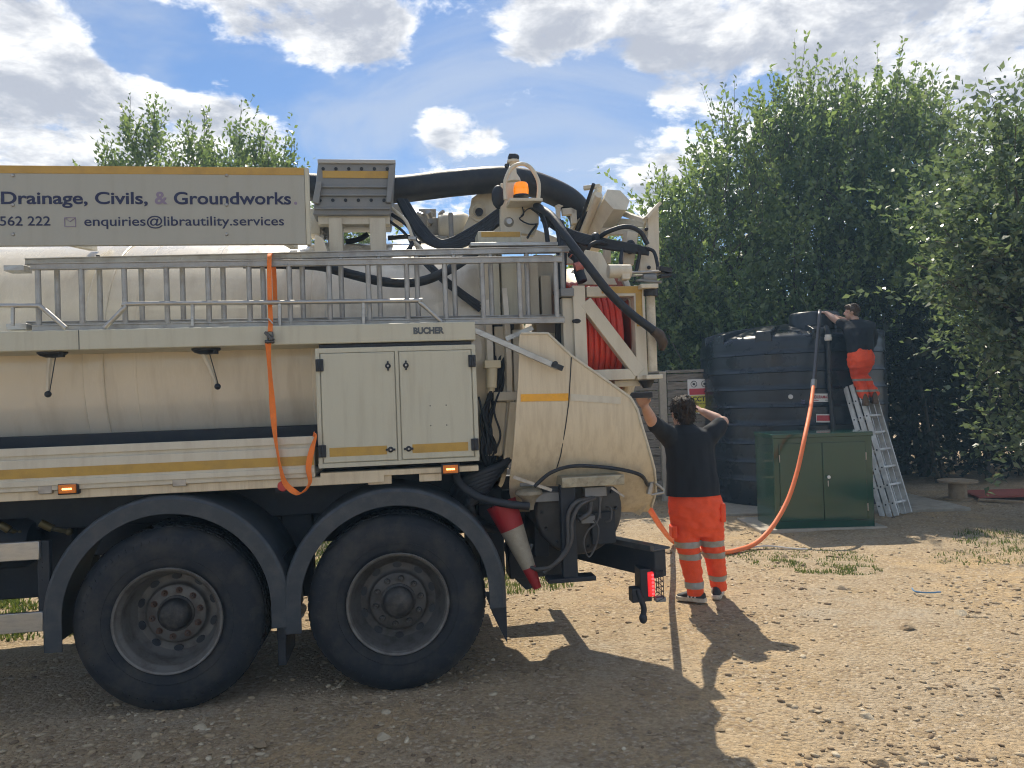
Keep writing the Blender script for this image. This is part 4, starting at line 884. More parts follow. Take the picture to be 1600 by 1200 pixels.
# reel with wound hose
rc = T(948, 521, y0+.09); RCY = y0+.09+.395; RCZ = rc.z; hx0 = T(907, 520, .12).x; hx1 = T(981, 520, .12).x
reel = MB().lathe([(.12, 0), (.12, hx1-hx0)], (hx0, RCY, RCZ), (1, 0, 0), 32).build('reel_drum', RUST, truck)
n = 8; wr = (hx1-hx0)/n/2
r0 = None
for k in range(n):
    xx = hx0+wr*(2*k+1)
    for lay in (0, 1):
        mb = MB(); rr = .395-wr*1.0-lay*wr*1.75; mb.tube([(xx+(wr*(lay)), RCY+rr*math.cos(t*math.pi/28), RCZ+rr*math.sin(t*math.pi/28)) for t in range(56)], wr*1.02, 8, closed=True); mb.build('hose_winding', REDH, reel)
for xx, rr in ((hx0-.055, .47), (hx1+.085, .47)):
    fl = MB().lathe([(.10, 0), (rr-.02, 0), (rr, -.012), (rr+.006, .008), (rr, .026), (rr-.02, .016), (.1, .016)], (xx, RCY+.12, RCZ+.03), (1, 0, 0), 56).build('reel_flange', CREAM, reel, ang=30)
    MB().lathe([(.09, -.004), (rr-.05, -.004), (rr-.05, .020), (.09, .020)], (xx, RCY+.12, RCZ+.03), (1, 0, 0), 48).build('flange_face', mat('flange red', (.62, .16, .10), .5, col2=(.45, .2, .15), scale=9), reel)
# guide roller and its fittings at the right of the cage
g = MB(); g.cyl(T(1016, 460, .14), T(1020, 580, .14), .030, 16); g.build('guide_roller', mat('roller', (.60, .55, .43), .5, col2=(.35, .28, .18), scale=12, amt=.6), cage)
pbox('roller_plate', CREAM, 1002, 443, 1029, 450, .06, .24, cage); pbox('roller_plate', CREAM, 1010, 585, 1036, 592, .06, .24, cage)
g = MB(); g.cyl(T(1016, 450, .14), T(1016, 463, .14), .05, 16).cyl(T(1010, 594, .16), T(1011, 606, .16), .055, 16, .025); g.build('roller_bearing', BLACK, cage)
g = MB(); g.cyl(T(1004, 434, .14), T(1024, 434, .14), .03, 12).bar(T(995, 438, .14), T(1032, 441, .14), .05, .012).bar(T(1000, 430, .16), T(1045, 424, .16), .03, .014); g.build('roller_arm', GREYBOX, cage)
g = MB(); g.bar(T(1028, 420, .14), T(1048, 424, .14), .07, .03).bar(T(1030, 432, .14), T(1047, 430, .14), .06, .022); g.build('roller_head', BLACK, cage, bevel=.004)
cy = MB(); cy.cyl(T(950, 424, .12), T(985, 424, .12), .045, 16).box(*rect(972, 415, 985, 436, .08)[:2], .08, .18, *rect(972, 415, 985, 436, .08)[2:]); cy.build('slewing_cylinder', CREAM, truck, bevel=.004)
g = MB(); g.cyl(T(985, 426, .12), T(1032, 424, .12), .009, 10); g.cyl(T(985, 431, .14), T(1030, 429, .14), .006, 8); g.build('cylinder_rod', STEEL, truck)
ppoly('cylinder_mount', CREAM, [(915, 390), (940, 395), (965, 445), (905, 445)], .3, .34)
g = MB(); g.tube(spline([T(893, 395, .3), T(903, 405, .26), T(905, 425, .24), T(910, 440, .22)], 5), .035, 10); g.build('reel_motor', BLACK, truck); g = MB(); g.cyl(T(898, 418, .22), T(910, 414, .22), .03, 10); g.cyl(T(893, 396, .28), T(904, 404, .28), .03, 10); g.build('motor_fitting', PINK, truck)
pbox('reel_base', CREAM, 960, 594, 1000, 604, .2, .98); pbox('control_handle', BLACK, 976, 613, 1020, 622, .86, .94); pbox('valve_bar', GREYBOX, 980, 600, 990, 640, .88, .94)
# ---- grey shroud box on two legs behind the sign
gb = ppoly('hose_shroud', GREYBOX, [(497, 250), (617, 250), (615, 292), (610, 336), (489, 336), (492, 300)], .70, 1.25, bevel=.008)
pbox('shroud_lip', mat('shroud lip', (.40, .40, .39), .5), 496, 249, 618, 255, .68, .72, gb); pbox('gold_tape', GOLD, 504, 267, 607, 278, .694, .70, gb, bevel=0); pbox('shroud_rib', GREYBOX, 500, 290, 610, 293, .68, .70, gb); pbox('shroud_rib', GREYBOX, 494, 303, 611, 306, .68, .70, gb); pbox('shroud_rib', GREYBOX, 490, 324, 610, 327, .68, .70, gb)
for k in range(6): MB().lathe([(0, -.006), (.012, -.006), (.012, .004)], T(505+k*20, 264, .70), (0, 1, 0), 8).build('rivet', DARK, gb); MB().lathe([(0, -.006), (.012, -.006), (.012, .004)], T(500+k*20, 313, .70), (0, 1, 0), 8).build('rivet', DARK, gb)
ppoly('shroud_hinge', GREYBOX, [(608, 258), (618, 256), (611, 316), (603, 316)], .66, .70, gb); ppoly('shroud_hinge', GREYBOX, [(494, 282), (503, 284), (498, 318), (488, 316)], .66, .70, gb)
g = MB()
for a in ((514, 340, 535, 398), (578, 340, 603, 398)): x0, x1, z0, z1 = rect(*a, .72); g.box(x0, x1, .72, .85, z0-.1, z1)
x0, x1, z0, z1 = rect(497, 337, 609, 350, .73); g.box(x0, x1, .735, .83, z0, z1); g.build('shroud_leg', CREAM, truck, bevel=.004)
pbox('leg_foot', DARK, 512, 394, 538, 398, .70, .88); pbox('leg_foot', DARK, 576, 394, 606, 398, .70, .88)
ppoly('tank_gusset', TANKP, [(492, 366), (505, 372), (512, 395), (490, 402)], .6, .66)
pbox('valve_stack', CREAM, 482, 326, 500, 365, .9, 1.1); pbox('valve_stack', STEEL, 498, 350, 512, 368, .95, 1.1)
# ---- boom hose: thick black suction hose over the top
bh = spline([T(*p) for p in ((478, 292, 1.0), (540, 296, 1.0), (620, 296, 1.0), (700, 287, .98), (770, 281, .98), (815, 283, 1.0), (860, 298, 1.02), (892, 316, 1.05), (908, 338, 1.08), (910, 362, 1.12), (900, 395, 1.2))], 8)
MB().tube(bh, .098, 20).build('boom_hose', BLACK, truck)
MB().tube([p+Vector((0, 0, .094)) for p in bh[8:-16]], .008, 6).build('hose_edge_wire', mat('wire wrap', (.35, .33, .27), .6), truck)
# boom pivot plates
ppoly('pivot_plate', CREAM, [(708, 392), (733, 338), (737, 310), (750, 300), (778, 299), (800, 312), (822, 352), (872, 372), (872, 392)], 1.10, 1.16)
for p, r in (((748, 331), .075), ((795, 347), .05)): MB().lathe([(0, -.04), (r*.4, -.04), (r*.45, -.02), (r*.7, -.03), (r*.75, -.015), (r, -.012), (r, .01)], T(*p, 1.10), (0, 1, 0), 24).build('pivot_pin', CREAM, truck)
for p in ((748, 333),): MB().lathe([(0, -.045), (.03, -.045), (.03, -.03)], T(*p, 1.10), (0, 1, 0), 16).build('pin_hole', BLACK, truck)
MB().cyl(T(706, 392, 1.0), T(704, 333, 1.0), .018, 10).build('stake', GREYBOX, truck)
# beacon bracket
br = ppoly('beacon_bracket', CREAM, [(782, 286), (812, 284), (814, 310), (842, 318), (842, 350), (835, 368), (800, 362), (788, 372), (782, 372)], .60, .66)
pbox('beacon_shelf', CREAM, 797, 309, 848, 314, .42, .66, br); MB().ball(T(779, 308, .62), .05, .04, .085).build('hose_end', BLACK, br)
bc = T(814.5, 308, .52); MB().lathe([(.055, 0), (.055, .012)], bc, (0, 0, 1), 28).build('beacon_base', BLACK, br)
MB().lathe([(.050, .012), (.052, .03), (.053, .05), (.050, .052), (.052, .055), (.049, .085), (.040, .097), (0, .1)], bc, (0, 0, 1), 32).build('beacon_lens', AMBER, br)
MB().tube(spline([T(790, 312, .50), T(789, 292, .50), T(791, 278, .50), T(800, 262, .50), T(815, 256, .50), T(829, 262, .50), T(839, 278, .50), T(842, 292, .50), T(841, 312, .50)], 5), .014, 10).build('beacon_guard', CREAM, br)
MB().lathe([(.05, 0), (.045, .02), (.022, .06), (.02, .10), (.028, .125), (.045, .135), (.045, .15), (.02, .165)], T(803, 284, .70), (0, 0, 1), 20).build('swivel_post', CREAM, br)
g = MB(); g.box(*rect(795, 241, 806, 249, .68)[:2], .66, .74, *rect(795, 241, 806, 249, .68)[2:]); g.ball(T(806, 246, .7), .025); g.ball(T(792, 259, .7), .018); g.build('camera', BLACK, br, bevel=.004)
MB().lathe([(0, -.03), (.02, -.03), (.03, -.01), (.036, 0)], T(795, 347, .6), (0, 1, 0), 16).build('pivot_pin', STEEL, br)
phose('wire', BLACK, [(816, 322, .58), (818, 335, .56), (812, 342, .56), (826, 350, .57), (840, 350, .58)], .005); phose('wire', BLACK, [(814, 338, .57), (824, 327, .57), (838, 325, .58)], .004); phose('wire', BLACK, [(838, 352, .57), (830, 362, .57), (824, 372, .55)], .008)
# control box with gold lid and the step above the ladder
tb = pbox('control_box', WHITE, 747, 361, 815, 382, .42, .62); pbox('gold_tape', GOLD, 752, 362, 813, 370, .417, .42, tb, bevel=0)
pbox('light_step', ALU, 735, 378, 872, 384, .30, .44); pbox('step_base', GREYBOX, 742, 385, 880, 393, .33, .42)
# upright columns behind the ladder end
for a, ya, m in (((752, 402, 764, 498), .36, CREAM), ((770, 402, 781, 498), .34, WHITE), ((784, 402, 812, 500), .38, WHITE), ((815, 402, 824, 500), .34, CREAM), ((828, 402, 842, 500), .40, CREAM), ((846, 430, 862, 500), .42, CREAM), ((735, 478, 752, 500), .4, CREAM)): pbox('upright_column', m, *a, ya, ya+.12)
ppoly('column_gusset', CREAM, [(872, 372), (880, 380), (905, 400), (905, 412), (872, 412)], .5, .56)
for k in range(4): phose('hose_drop', BLACK, [(866+k*4, 340+k*2, .45), (873+k*3.5, 372, .36), (872+k*3.5, 400, .3), (872+k*3, 450, .24), (871+k*3, 500, .24), (870+k*3, 545, .26)], .014)
pbox('hose_clamp', BLACK, 868, 452, 886, 458, .2, .3)
# hydraulic hose bundles
for k in range(7):
    j = k*2.6; phose('hydraulic_hose', BLACK, [(622+j*.8, 312, .9), (640+j, 345, .86), (664+j*1.1, 376-j*.2, .82), (704, 388-j*.9, .78), (748, 372-j*1.4, .74), (790, 342-j*1.3, .68), (826, 326-j*.5, .62), (850, 336+j*.4, .58)], .017 if k < 4 else .013)
for k in range(7):
    j = k*2.2; phose('hydraulic_hose', BLACK, [(846, 332+j*.8, .58), (870, 350+j*.7, .55), (900, 364+j, .52), (945, 375+j*.9, .5), (990, 384+j*.7, .46), (1014, 390+j*.5, .42)], .014)
for p in ((855, 345), (930, 374), (985, 386)): MB().ball(T(*p, .52), .035, .06, .05).build('hose_tie', BLACK, truck)
for pts, r in ((((935, 372, .5), (950, 362, .44), (978, 354, .4), (1000, 362, .38), (1012, 382, .38)), .016), (((915, 400, .5), (922, 384, .45), (935, 378, .45), (948, 382, .5)), .014), (((1012, 388, .4), (1022, 394, .38), (1027, 412, .36), (1028, 424, .34)), .012), (((972, 390, .45), (970, 405, .4), (972, 425, .3)), .013), (((1000, 392, .42), (998, 405, .42), (994, 425, .42)), .013), (((842, 326, .5), (852, 352, .42), (856, 380, .4)), .016),
               (((612, 335, .8), (636, 352, .75), (648, 372, .72), (655, 398, .7)), .014), (((608, 345, .82), (630, 362, .76), (642, 380, .72), (640, 400, .7)), .010), (((606, 395, .7), (622, 398, .62), (638, 390, .62), (648, 372, .66)), .014), (((540, 378, 1.1), (560, 374, 1.1), (575, 366, 1.1)), .02), (((606, 372, 1.0), (640, 370, 1.0), (655, 380, .9)), .018)):
    phose('hydraulic_hose', BLACK, list(pts), r)
for pts in (((612, 325, .8), (634, 345, .7), (646, 374, .66), (660, 398, .62)), ((640, 372, .66), (655, 385, .62), (668, 402, .58))): phose('hydraulic_pipe', CREAM, list(pts), .012)
g = MB(); g.bar(T(638, 372, .64), T(650, 373, .64), .04, .02); g.build('hose_clamp', STEEL, truck)
# dark hose behind the ladder, and the diagonal one to the nozzle
phose('suction_hose', BLACK, [(380, 412, .34), (450, 413, .33), (500, 416, .3), (550, 429, .28), (605, 441, .27), (655, 440, .28), (695, 425, .32), (735, 400, .4), (775, 368, .5)], .030, n=14)
for k in range(3): phose('hydraulic_hose', BLACK, [(655, 395+k*4, .55), (690, 430+k*4, .42), (725, 458+k*4, .38), (750, 475+k*5, .38)], .014)
phose('lance_hose', BLACK, [(838, 322, .5), (862, 338, .3), (886, 372, .12), (915, 410, .03), (950, 455, .01), (985, 489, .01), (1010, 508, .02), (1028, 522, .04)], .027, n=14)
MB().tube([T(1020, 516, .03), T(1030, 523, .04), T(1036, 536, .06), T(1034, 546, .08)], [.03, .036, .034, .02], 12).build('nozzle', mat('nozzle', (.06, .045, .04), .5, .3, col2=(.12, .1, .08), scale=20), truck)
# boom arm (hexagonal), braces, rear plate
a, b = T(905, 405, 1.35), T(964, 312, .72); g = MB(); g.tube([a, a*.1+b*.9, b], [.10, .105, .105], 6); g.build('boom_arm', CREAM, truck, ang=20)
MB().tube([a+Vector((-.07, -.1, .0)), b+Vector((-.14, -.02, .03))], .03, 12).build('boom_cylinder', CREAM, truck); MB().tube([a+Vector((-.10, -.14, .05)), b+Vector((-.18, -.04, .10))], .014, 8).build('boom_pipe', BLACK, truck)
g = MB(); g.bar(T(912, 294, .95), T(938, 291, .9), .04, .03).bar(T(936, 290, .9), T(934, 330, .95), .04, .03).bar(T(868, 325, 1.0), T(893, 313, 1.0), .035, .03).bar(T(872, 325, 1.0), T(872, 345, 1.0), .05, .03).bar(T(878, 332, 1.0), T(898, 330, 1.0), .05, .05).bar(T(895, 318, 1.0), T(897, 350, 1.0), .05, .04).bar(T(935, 296, .9), T(885, 372, 1.1), .04, .03); g.build('boom_bracket', CREAM, truck, bevel=.004)
g = MB(); g.bar(T(965, 330, .9), T(1012, 347, .55), .05, .035).bar(T(950, 345, .95), T(1010, 350, .58), .045, .05).bar(T(945, 362, .9), T(1010, 362, .55), .10, .05).bar(T(985, 365, .6), T(978, 415, .6), .12, .08).bar(T(948, 383, .8), T(948, 412, .8), .05, .05); g.build('boom_brace', CREAM, truck, bevel=.004)
ppoly('rear_plate', CREAM, [(1012, 337), (1029, 319), (1031, 424), (1000, 424), (1000, 398), (1012, 388)], .50, .545); MB().bar(T(1008, 342, .47), T(1029, 319, .47), .1, .02).build('plate_flange', CREAM, truck)
for p in ((1014, 418), (1010, 358)): MB().ball(T(*p, .49), .014).build('bolt', BLACK, truck)
# valve blocks behind (pump group on the tank top)
vb = MB()
for a, ya, yb in (((652, 332, 668, 385), 1.5, 1.7), ((655, 326, 682, 372), 1.45, 1.7), ((612, 318, 630, 345), 1.4, 1.6), ((668, 340, 690, 378), 1.35, 1.6), ((675, 368, 700, 384), 1.2, 1.4), ((512, 352, 516, 390), 1.0, 1.05), ((660, 384, 706, 400), 1.1, 1.5)): x0, x1, z0, z1 = rect(*a, ya); vb.box(x0, x1, ya, yb, z0, z1)
vb.build('valve_group', mat('valve metal', (.40, .38, .34), .5, .4, col2=(.2, .19, .17), scale=15), truck, bevel=.006)
g = MB(); g.lathe([(0, 0), (.10, .01), (.12, .05), (.12, .2), (.10, .24), (0, .25)], T(684, 358, 1.3), (1, 0, .05), 24); g.build('pressure_vessel', CREAM, truck)
vg = MB(); r5 = random.Random(3)
for i in range(16): p = T(650+r5.random()*55, 332+r5.random()*50, 1.32); vg.cyl(p, p+Vector((r5.uniform(-.05, .05), -.05, r5.uniform(-.06, .06))), .012+.012*r5.random(), 8)
vg.build('pipe_fittings', STEEL, truck)
vg = MB()
for i in range(10): p = T(484+r5.random()*24, 335+r5.random()*40, .95); vg.cyl(p, p+Vector((r5.uniform(-.05, .05), -.04, r5.uniform(-.06, .06))), .010+.01*r5.random(), 8)
vg.build('pipe_fittings', STEEL, truck)

# ================================================================ THINGS ON THE TRUCK
def truck_ladder():
    p = T(460, 505, .16); base = TM @ Vector((p.x, .16, 2.19)); root = empty('extension_ladder', base, 'long two section aluminium ladder lying on edge along the truck walkway', 'ladder')
    root.rotation_euler = TM.to_euler(); inv = root.matrix_basis.inverted() @ TM
    def L(v): return inv @ Vector(v)
    for sec, (pa, pb, y, top, bot) in enumerate(((50, 880, .10, (417, 405), (513.5, 500)), (42, 900, .19, (409.5, 389.5), (508, 496)))):
        s = MB()
        x0 = T(pa, 460, y).x; x1 = T(pb, 460, y).x; zt0, zt1 = T(pa, top[0], y).z, T(pb, top[1], y).z; zb0, zb1 = T(pa, bot[0], y).z, T(pb, bot[1], y).z
        for (za, zb, nm) in ((zt0, zt1, 0), (zb0, zb1, 1)):
            st = MB(); st.bar(L((x0, y, za)), L((x1, y, zb)), .028, .040, (0, 0, 1)); st.bar(L((x0, y-.016, za+.016)), L((x1, y-.016, zb+.016)), .008, .008); st.bar(L((x0, y-.016, za-.016)), L((x1, y-.016, zb-.016)), .008, .008)
            st.build('stile', ALUL, root, bevel=.003)
        nr = 13; first = T(60 if sec == 0 else 90, 460, y).x; step = (T(128, 460, .1).x-T(60, 460, .1).x)
        k = 0; x = first
        while x < x1-.03:
            t = (x-x0)/(x1-x0); MB().cyl(L((x, y, zb0+(zb1-zb0)*t)), L((x, y, zt0+(zt1-zt0)*t)), .016, 10).build('rung', ALUL, root); x += step; k += 1
    for a in ((8, 415, 40, 424), (12, 506, 44, 516)):
        x0, x1, z0, z1 = rect(*a, .12); mb = MB(); v = [L(q) for q in ((x0, .1, z0), (x1, .1, z0), (x1, .2, z0), (x0, .2, z0), (x0, .1, z1), (x1, .1, z1), (x1, .2, z1), (x0, .2, z1))]; mb.add(v, [(0, 3, 2, 1), (4, 5, 6, 7), (0, 1, 5, 4), (1, 2, 6, 5), (2, 3, 7, 6), (3, 0, 4, 7)]); mb.build('guide_bracket', ALU, root, bevel=.003)
    for px, py in ((888, 393), (893, 502)):
        MB().ball(L(T(px+8, py, .14)), .03, .02, .018).build('rubber_foot', BLACK, root)
truck_ladder()
def ribbon(mb, pts, wdir, w, th=.0025):
    pts = [Vector(p) for p in pts]; n = len(pts); vs = []
    for i, p in enumerate(pts):
        d = (pts[min(i+1, n-1)]-pts[max(i-1, 0)]).normalized(); wv = Vector(wdir[i]) if isinstance(wdir, list) else Vector(wdir); wv = (wv-d*wv.dot(d)).normalized(); nn = d.cross(wv)*th
        for a, b in ((-1, -1), (1, -1), (1, 1), (-1, 1)): vs.append(p+wv*(w/2*a)+nn*b)
    fs = [(i*4+k, i*4+(k+1) % 4, i*4+4+(k+1) % 4, i*4+4+k) for i in range(n-1) for k in range(4)] + [(3, 2, 1, 0), tuple(range(4*n-4, 4*n))]
    mb.add(vs, fs)
def strap():
    p = TM @ T(421, 515, -.02); root = empty('ratchet_strap', p, 'orange ratchet strap tying the ladder to the truck, loose end hanging', 'strap'); root.rotation_euler = TM.to_euler(); inv = root.matrix_basis.inverted() @ TM
    def L(v): return inv @ Vector(v)
    m = MB(); ribbon(m, [L(v) for v in spline([T(430, 470, .24), T(428, 420, .24), T(424, 399, .2), T(421, 402, .06), T(421, 440, .055), T(422, 480, .05), T(423, 500, .02), T(422, 518, -.012)], 5)], L((1, 0, 0))-L((0, 0, 0)), .026); m.build('webbing', STRAP, root)
    path = spline([T(419, 532, -.02), T(420, 560, -.025), T(424, 610, -.03), T(427, 650, -.03), T(431, 690, -.03), T(438, 730, -.035), T(447, 757, -.035), T(468, 771, -.035), T(484, 755, -.035), T(482, 730, -.035), T(488, 700, -.035), T(493, 682, -.03), T(490, 678, -.02)], 6)
    wd = [];
    for i in range(len(path)):
        a = 1.15*math.sin(i*.16+.3); wd.append(tuple((L((math.cos(a), math.sin(a), .15))-L((0, 0, 0)))))
    m = MB(); ribbon(m, [L(v) for v in path], wd, .034); m.build('loose_end', STRAP, root)
    b = MB(); x0, x1, z0, z1 = rect(415, 519, 427, 537, -.03); v = lambda a, b_, c: L((a, b_, c))
    b.bar(v(x0, -.03, z1), v(x1, -.035, z0+.02), .035, .018); b.bar(v(x0+.01, -.02, z0), v(x0+.01, -.02, z1), .008, .02); b.bar(v(x1-.005, -.02, z0), v(x1-.005, -.02, z1), .008, .02); b.cyl(v(x0-.005, -.03, z0+.012), v(x1+.006, -.03, z0+.012), .010, 10); b.build('ratchet_buckle', mat('buckle', (.10, .10, .10), .4, .7), root, bevel=.002)
    b = MB(); b.bar(L(T(420, 498, .0)), L(T(427, 506, .0)), .03, .006); b.build('tag', ALU, root)
strap()
def cone():
    a, b = T(783, 786, .22), T(840, 919, .14); A, B = TM @ a, TM @ b; root = empty('traffic_cone', A, 'red and white traffic cone stowed tip down behind the rear wheel', 'cone')
    d = B-A; L = d.length; ax = d.normalized()
    def seg(nm, m, t0, t1): rr = lambda t: .100-.074*t; MB().lathe([(0, t0*L), (rr(t0), t0*L), (rr(t1), t1*L), (0, t1*L)] if t1 > .99 else [(rr(t0)*.9, t0*L), (rr(t0), t0*L+.001), (rr(t1), t1*L), (rr(t1)*.9, t1*L)], (0, 0, 0), ax, 32).build(nm, m, root)
    seg('cone_body', CONER, .0, .37); seg('white_sleeve', CONEW, .30, .76); seg('cone_tip', CONER, .74, 1.0)
cone()

pbox('pump_housing', CREAM, 836, 398, 866, 520, .52, .7); pbox('pump_housing', CREAM2, 842, 520, 880, 600, .30, .5)

# ================================================================ BLACK WATER TANK
TKX, TKY, TKR = 4.46, 12.1, 1.385
def water_tank():
    zt = W(1234, 527, TKY-.6).z; h = zt
    root = empty('water_tank', (TKX, TKY, 0), 'big black plastic tank with ribbed wall and white label', 'tank')
    prof = [(TKR-.02, .02), (TKR, .06)]; zr = [W(1234, y, TKY-TKR).z for y in (551, 580, 608, 636, 665, 695, 725, 755)][::-1]
    for z in zr:
        prof += [(TKR+.002, z-.10), (TKR, z-.012), (TKR+.016, z-.008), (TKR+.021, z-.002), (TKR+.006, z+.022), (TKR, z+.030), (TKR+.002, z+.09)]
    s = zr[-1]; prof += [(TKR, s+.05), (TKR-.003, h-.10), (TKR-.02, h-.045), (TKR-.06, h-.005), (TKR-.12, h+.015), (.9, h+.13), (.55, h+.21), (.42, h+.22), (0, h+.23)]
    body = MB().lathe([(0, .02)]+prof, (0, 0, 0), (0, 0, 1), 112).build('tank_body', PLASTIC, root, ang=50)
    # radial lifting lugs around the shoulder
    for a in [math.radians(t) for t in (-158, -125, -92, -58, -24, 10, 44, 78, 112, 146, 180)]:
        c, s_ = math.cos(a), math.sin(a); u = Vector((c, s_, 0)); v = Vector((-s_, c, 0)); mb = MB(); vs = []
        for (r, w, za, zb) in ((TKR-.01, .13, h-.10, h+.06), (TKR-.28, .12, h+.0, h+.14), (TKR-.75, .07, h+.1, h+.19)):
            for q, z in ((-1, za), (1, za), (1, zb), (-1, zb)): vs.append(u*r+v*(w*q*(1 if z == za else .85))+Vector((0, 0, z)))
        fs = [(i*4+k, i*4+(k+1) % 4, i*4+4+(k+1) % 4, i*4+4+k) for i in range(2) for k in range(4)] + [(3, 2, 1, 0), (8, 9, 10, 11)]
        mb.add(vs, fs).build('lifting_lug', PLASTIC, root, bevel=.015)
    # raised lid near the front edge
    lc = W(1272, 503, TKY-.75); lz = W(1272, 489, TKY-.75).z
    MB().lathe([(.36, h-.02), (.36, lz-.05), (.345, lz-.015), (.32, lz), (0, lz+.005)], (lc.x-TKX, lc.y-TKY, 0), (0, 0, 1), 40).build('manhole_lid', PLASTIC, root)
    fy = -TKR
    def P(px, py, out=.02):
        p = W(px, py, TKY-TKR)
        for _ in range(4):
            yy = -math.sqrt(max(.01, (TKR+out)**2-(p.x-TKX)**2)); p = W(px, py, TKY+yy)
        return Vector((p.x-TKX, p.y-TKY, p.z))
    fit = MB(); fit.tube([P(1294, 527, .05), P(1296, 600, .05), P(1303, 680, .05), P(1306, 780, .05)], .034, 14); fit.build('overflow_pipe', PLASTIC, root)
    MB().lathe([(.044, 0), (.052, .02), (.052, .05), (.044, .055), (.044, .085)], P(1294, 530, .06)+Vector((0, 0, -.02)), (0, 0, 1), 20).build('pipe_coupling', LABELW, root)
    MB().tube([P(1294, 523, .06), P(1293, 517, .05), P(1291, 512, -.04), P(1290, 511, -.2)], .035, 12).build('pipe_elbow', BLACK, root)
    def lab(nm, m, x0, y0, x1, y1, o, par=root):
        n = 6; vs = []
        for e in (o, o-.006):
            for i in range(n+1):
                for yy in (y0, y1):
                    q = P(x0+(x1-x0)*i/n, yy, e); vs.append(q)
        k = 2*(n+1); fs = []
        for i in range(n): fs.append((2*i, 2*i+1, 2*i+3, 2*i+2)); fs.append((k+2*i+2, k+2*i+3, k+2*i+1, k+2*i)); fs.append((2*i, 2*i+2, k+2*i+2, k+2*i)); fs.append((2*i+1, k+2*i+1, k+2*i+3, 2*i+3))
        fs += [(0, k, k+1, 1), (2*n, 2*n+1, k+2*n+1, k+2*n)]
        return MB().add(vs, fs).build(nm, m, par, smooth=False)
    l1 = lab('label', LABELW, 1266, 615, 1301, 628, .026); l2 = lab('label', LABELW, 1275, 647, 1303, 660, .026); lab('red_field', LABELR, 1276, 649, 1302, 657.5, .029, l2)
    def wrap(t, x0, x1, pb, pt, m, o, par, bold=.03):
        q = text_mesh('lettering', t, m, par, (0, 1, 0, 1), bold, 0)
        for v in q.data.vertices: v.co = P(x0+(x1-x0)*v.co.x, pb+(pt-pb)*v.co.z, o)
    wrap('ENDURAMAXX', 1267.5, 1299, 622.5, 618, LABELR, .028, l1)
    ln = lab('small_print', LABELR, 1269, 625, 1279, 626, .028, l1); lab('small_print', INK, 1289, 624.8, 1299, 625.6, .028, l1)
    MB().lathe([(0, -.012), (.03, -.012), (.034, 0), (.034, .01)], P(1235.5, 620, .02), (0, 1, 0), 18).build('round_plug', LABELW, root)
    wrap('Tank', 1251.5, 1258, 627, 624.5, mat('violet ink', (.30, .28, .52), .5), .022, root); wrap('To Go', 1251, 1258, 630.5, 628, mat('violet ink', (.30, .28, .52), .5), .022, root)
    sl = MB().box(-1.75, 1.75, -1.62, 1.7, -.2, .018).build('concrete_slab', CONCRETE, None, bevel=.01); sl.location = (TKX, TKY, 0); sl['kind'] = 'structure'
water_tank()

# ================================================================ GREEN CABINET
def kiosk():
    a = G(1213.5, 829); b = G(1365.5, 823); Y = (a.y+b.y)/2; x0, x1 = a.x, b.x; h = W(1290, 676, Y).z; d = .68
    root = empty('green_cabinet', ((x0+x1)/2, Y, 0), 'glossy dark green metal cabinet with two doors in front of the tank', 'cabinet'); w = (x1-x0)/2
    MB().box(-w, w, 0, d, .0, h-.05).build('body', GREENP, root, bevel=.006)
    MB().prism([(-w-.012, h-.055), (w+.012, h-.055), (w+.012, h), (-w-.012, h)], -.015, d+.01).build('lid', GREENP, root, bevel=.008)
    for s in (-1, 1):
        xa, xb = (-w+.07, -.012) if s < 0 else (-.008, w-.085)
        dr = MB().box(xa, xb, -.014, 0, .10, h-.12).build('door', GREENP, root, bevel=.005)
        for z in (.25, h-.3): hx = xa if s < 0 else xb; MB().cyl((hx, -.016, z-.045), (hx, -.016, z+.045), .007, 8).build('hinge', ALU, dr)
        if s > 0: MB().lathe([(0, -.045), (.02, -.042), (.022, -.03), (.012, -.025), (.012, 0)], (xa+.055, -.014, h*.54), (0, 1, 0), 16).build('knob', LABELW, dr); MB().box(xa+.052, xa+.060, -.018, -.014, h*.44, h*.50).build('keyhole_plate', ALU, dr, smooth=False)
    MB().box(-w+.02, w-.02, -.006, .0, .088, .095).build('door_sill', GREENP, root)
    sl = MB().box(x0-.20, x1+.13, Y-.05, Y+d+.25, -.15, .012).build('cabinet_base', CONCRETE, bevel=.01); sl['kind'] = 'structure'
kiosk()

# ================================================================ LADDER AT THE TANK
def tank_ladder():
    # foot points of the front section, left stile / right stile
    fl = G(1401, 806); fr = G(1421, 801); top = W(1340, 598, 10.62)
    r = Vector((fr.x-fl.x, fr.y-fl.y, 0)); r = Vector((.80, .60, 0)); wd = .36
    root = empty('leaning_ladder', fl, 'aluminium three section ladder leaning against the black tank', 'ladder')
    d = top-fl; Ln = d.length; d = d.normalized(); nb = d.cross(r).normalized()
    if nb.x > 0: nb = -nb
    st = MB(); first = None
    for sec in range(3):
        off = nb*(.088*sec) + Vector((0, 0, 0)); l0 = Ln*(1.0+.0*sec)
        for s in (0, 1):
            w_ = wd+.03*sec; o0 = off + r*(w_*s - .015*sec)
            lo = 0 if sec < 2 else .0
            MB().bar(o0+d*lo, o0+d*l0, .026, .066, nb).build('stile', ALUT, root, bevel=.004)
        k = 0; z = .17
        while z < l0-.1:
            p = off+d*z; MB().bar(p-r*.015*sec, p+r*(wd+.015*sec), .03, .026, nb).build('rung', ALUT, root, bevel=.004)
            MB().cyl(p-r*(.015*sec+.0145), p-r*(.015*sec+.012), .012, 10).build('rivet', BLACK, root); z += .245
    return fl, d, r, nb, Ln
LFL, LD, LR, LNB, LLN = tank_ladder()

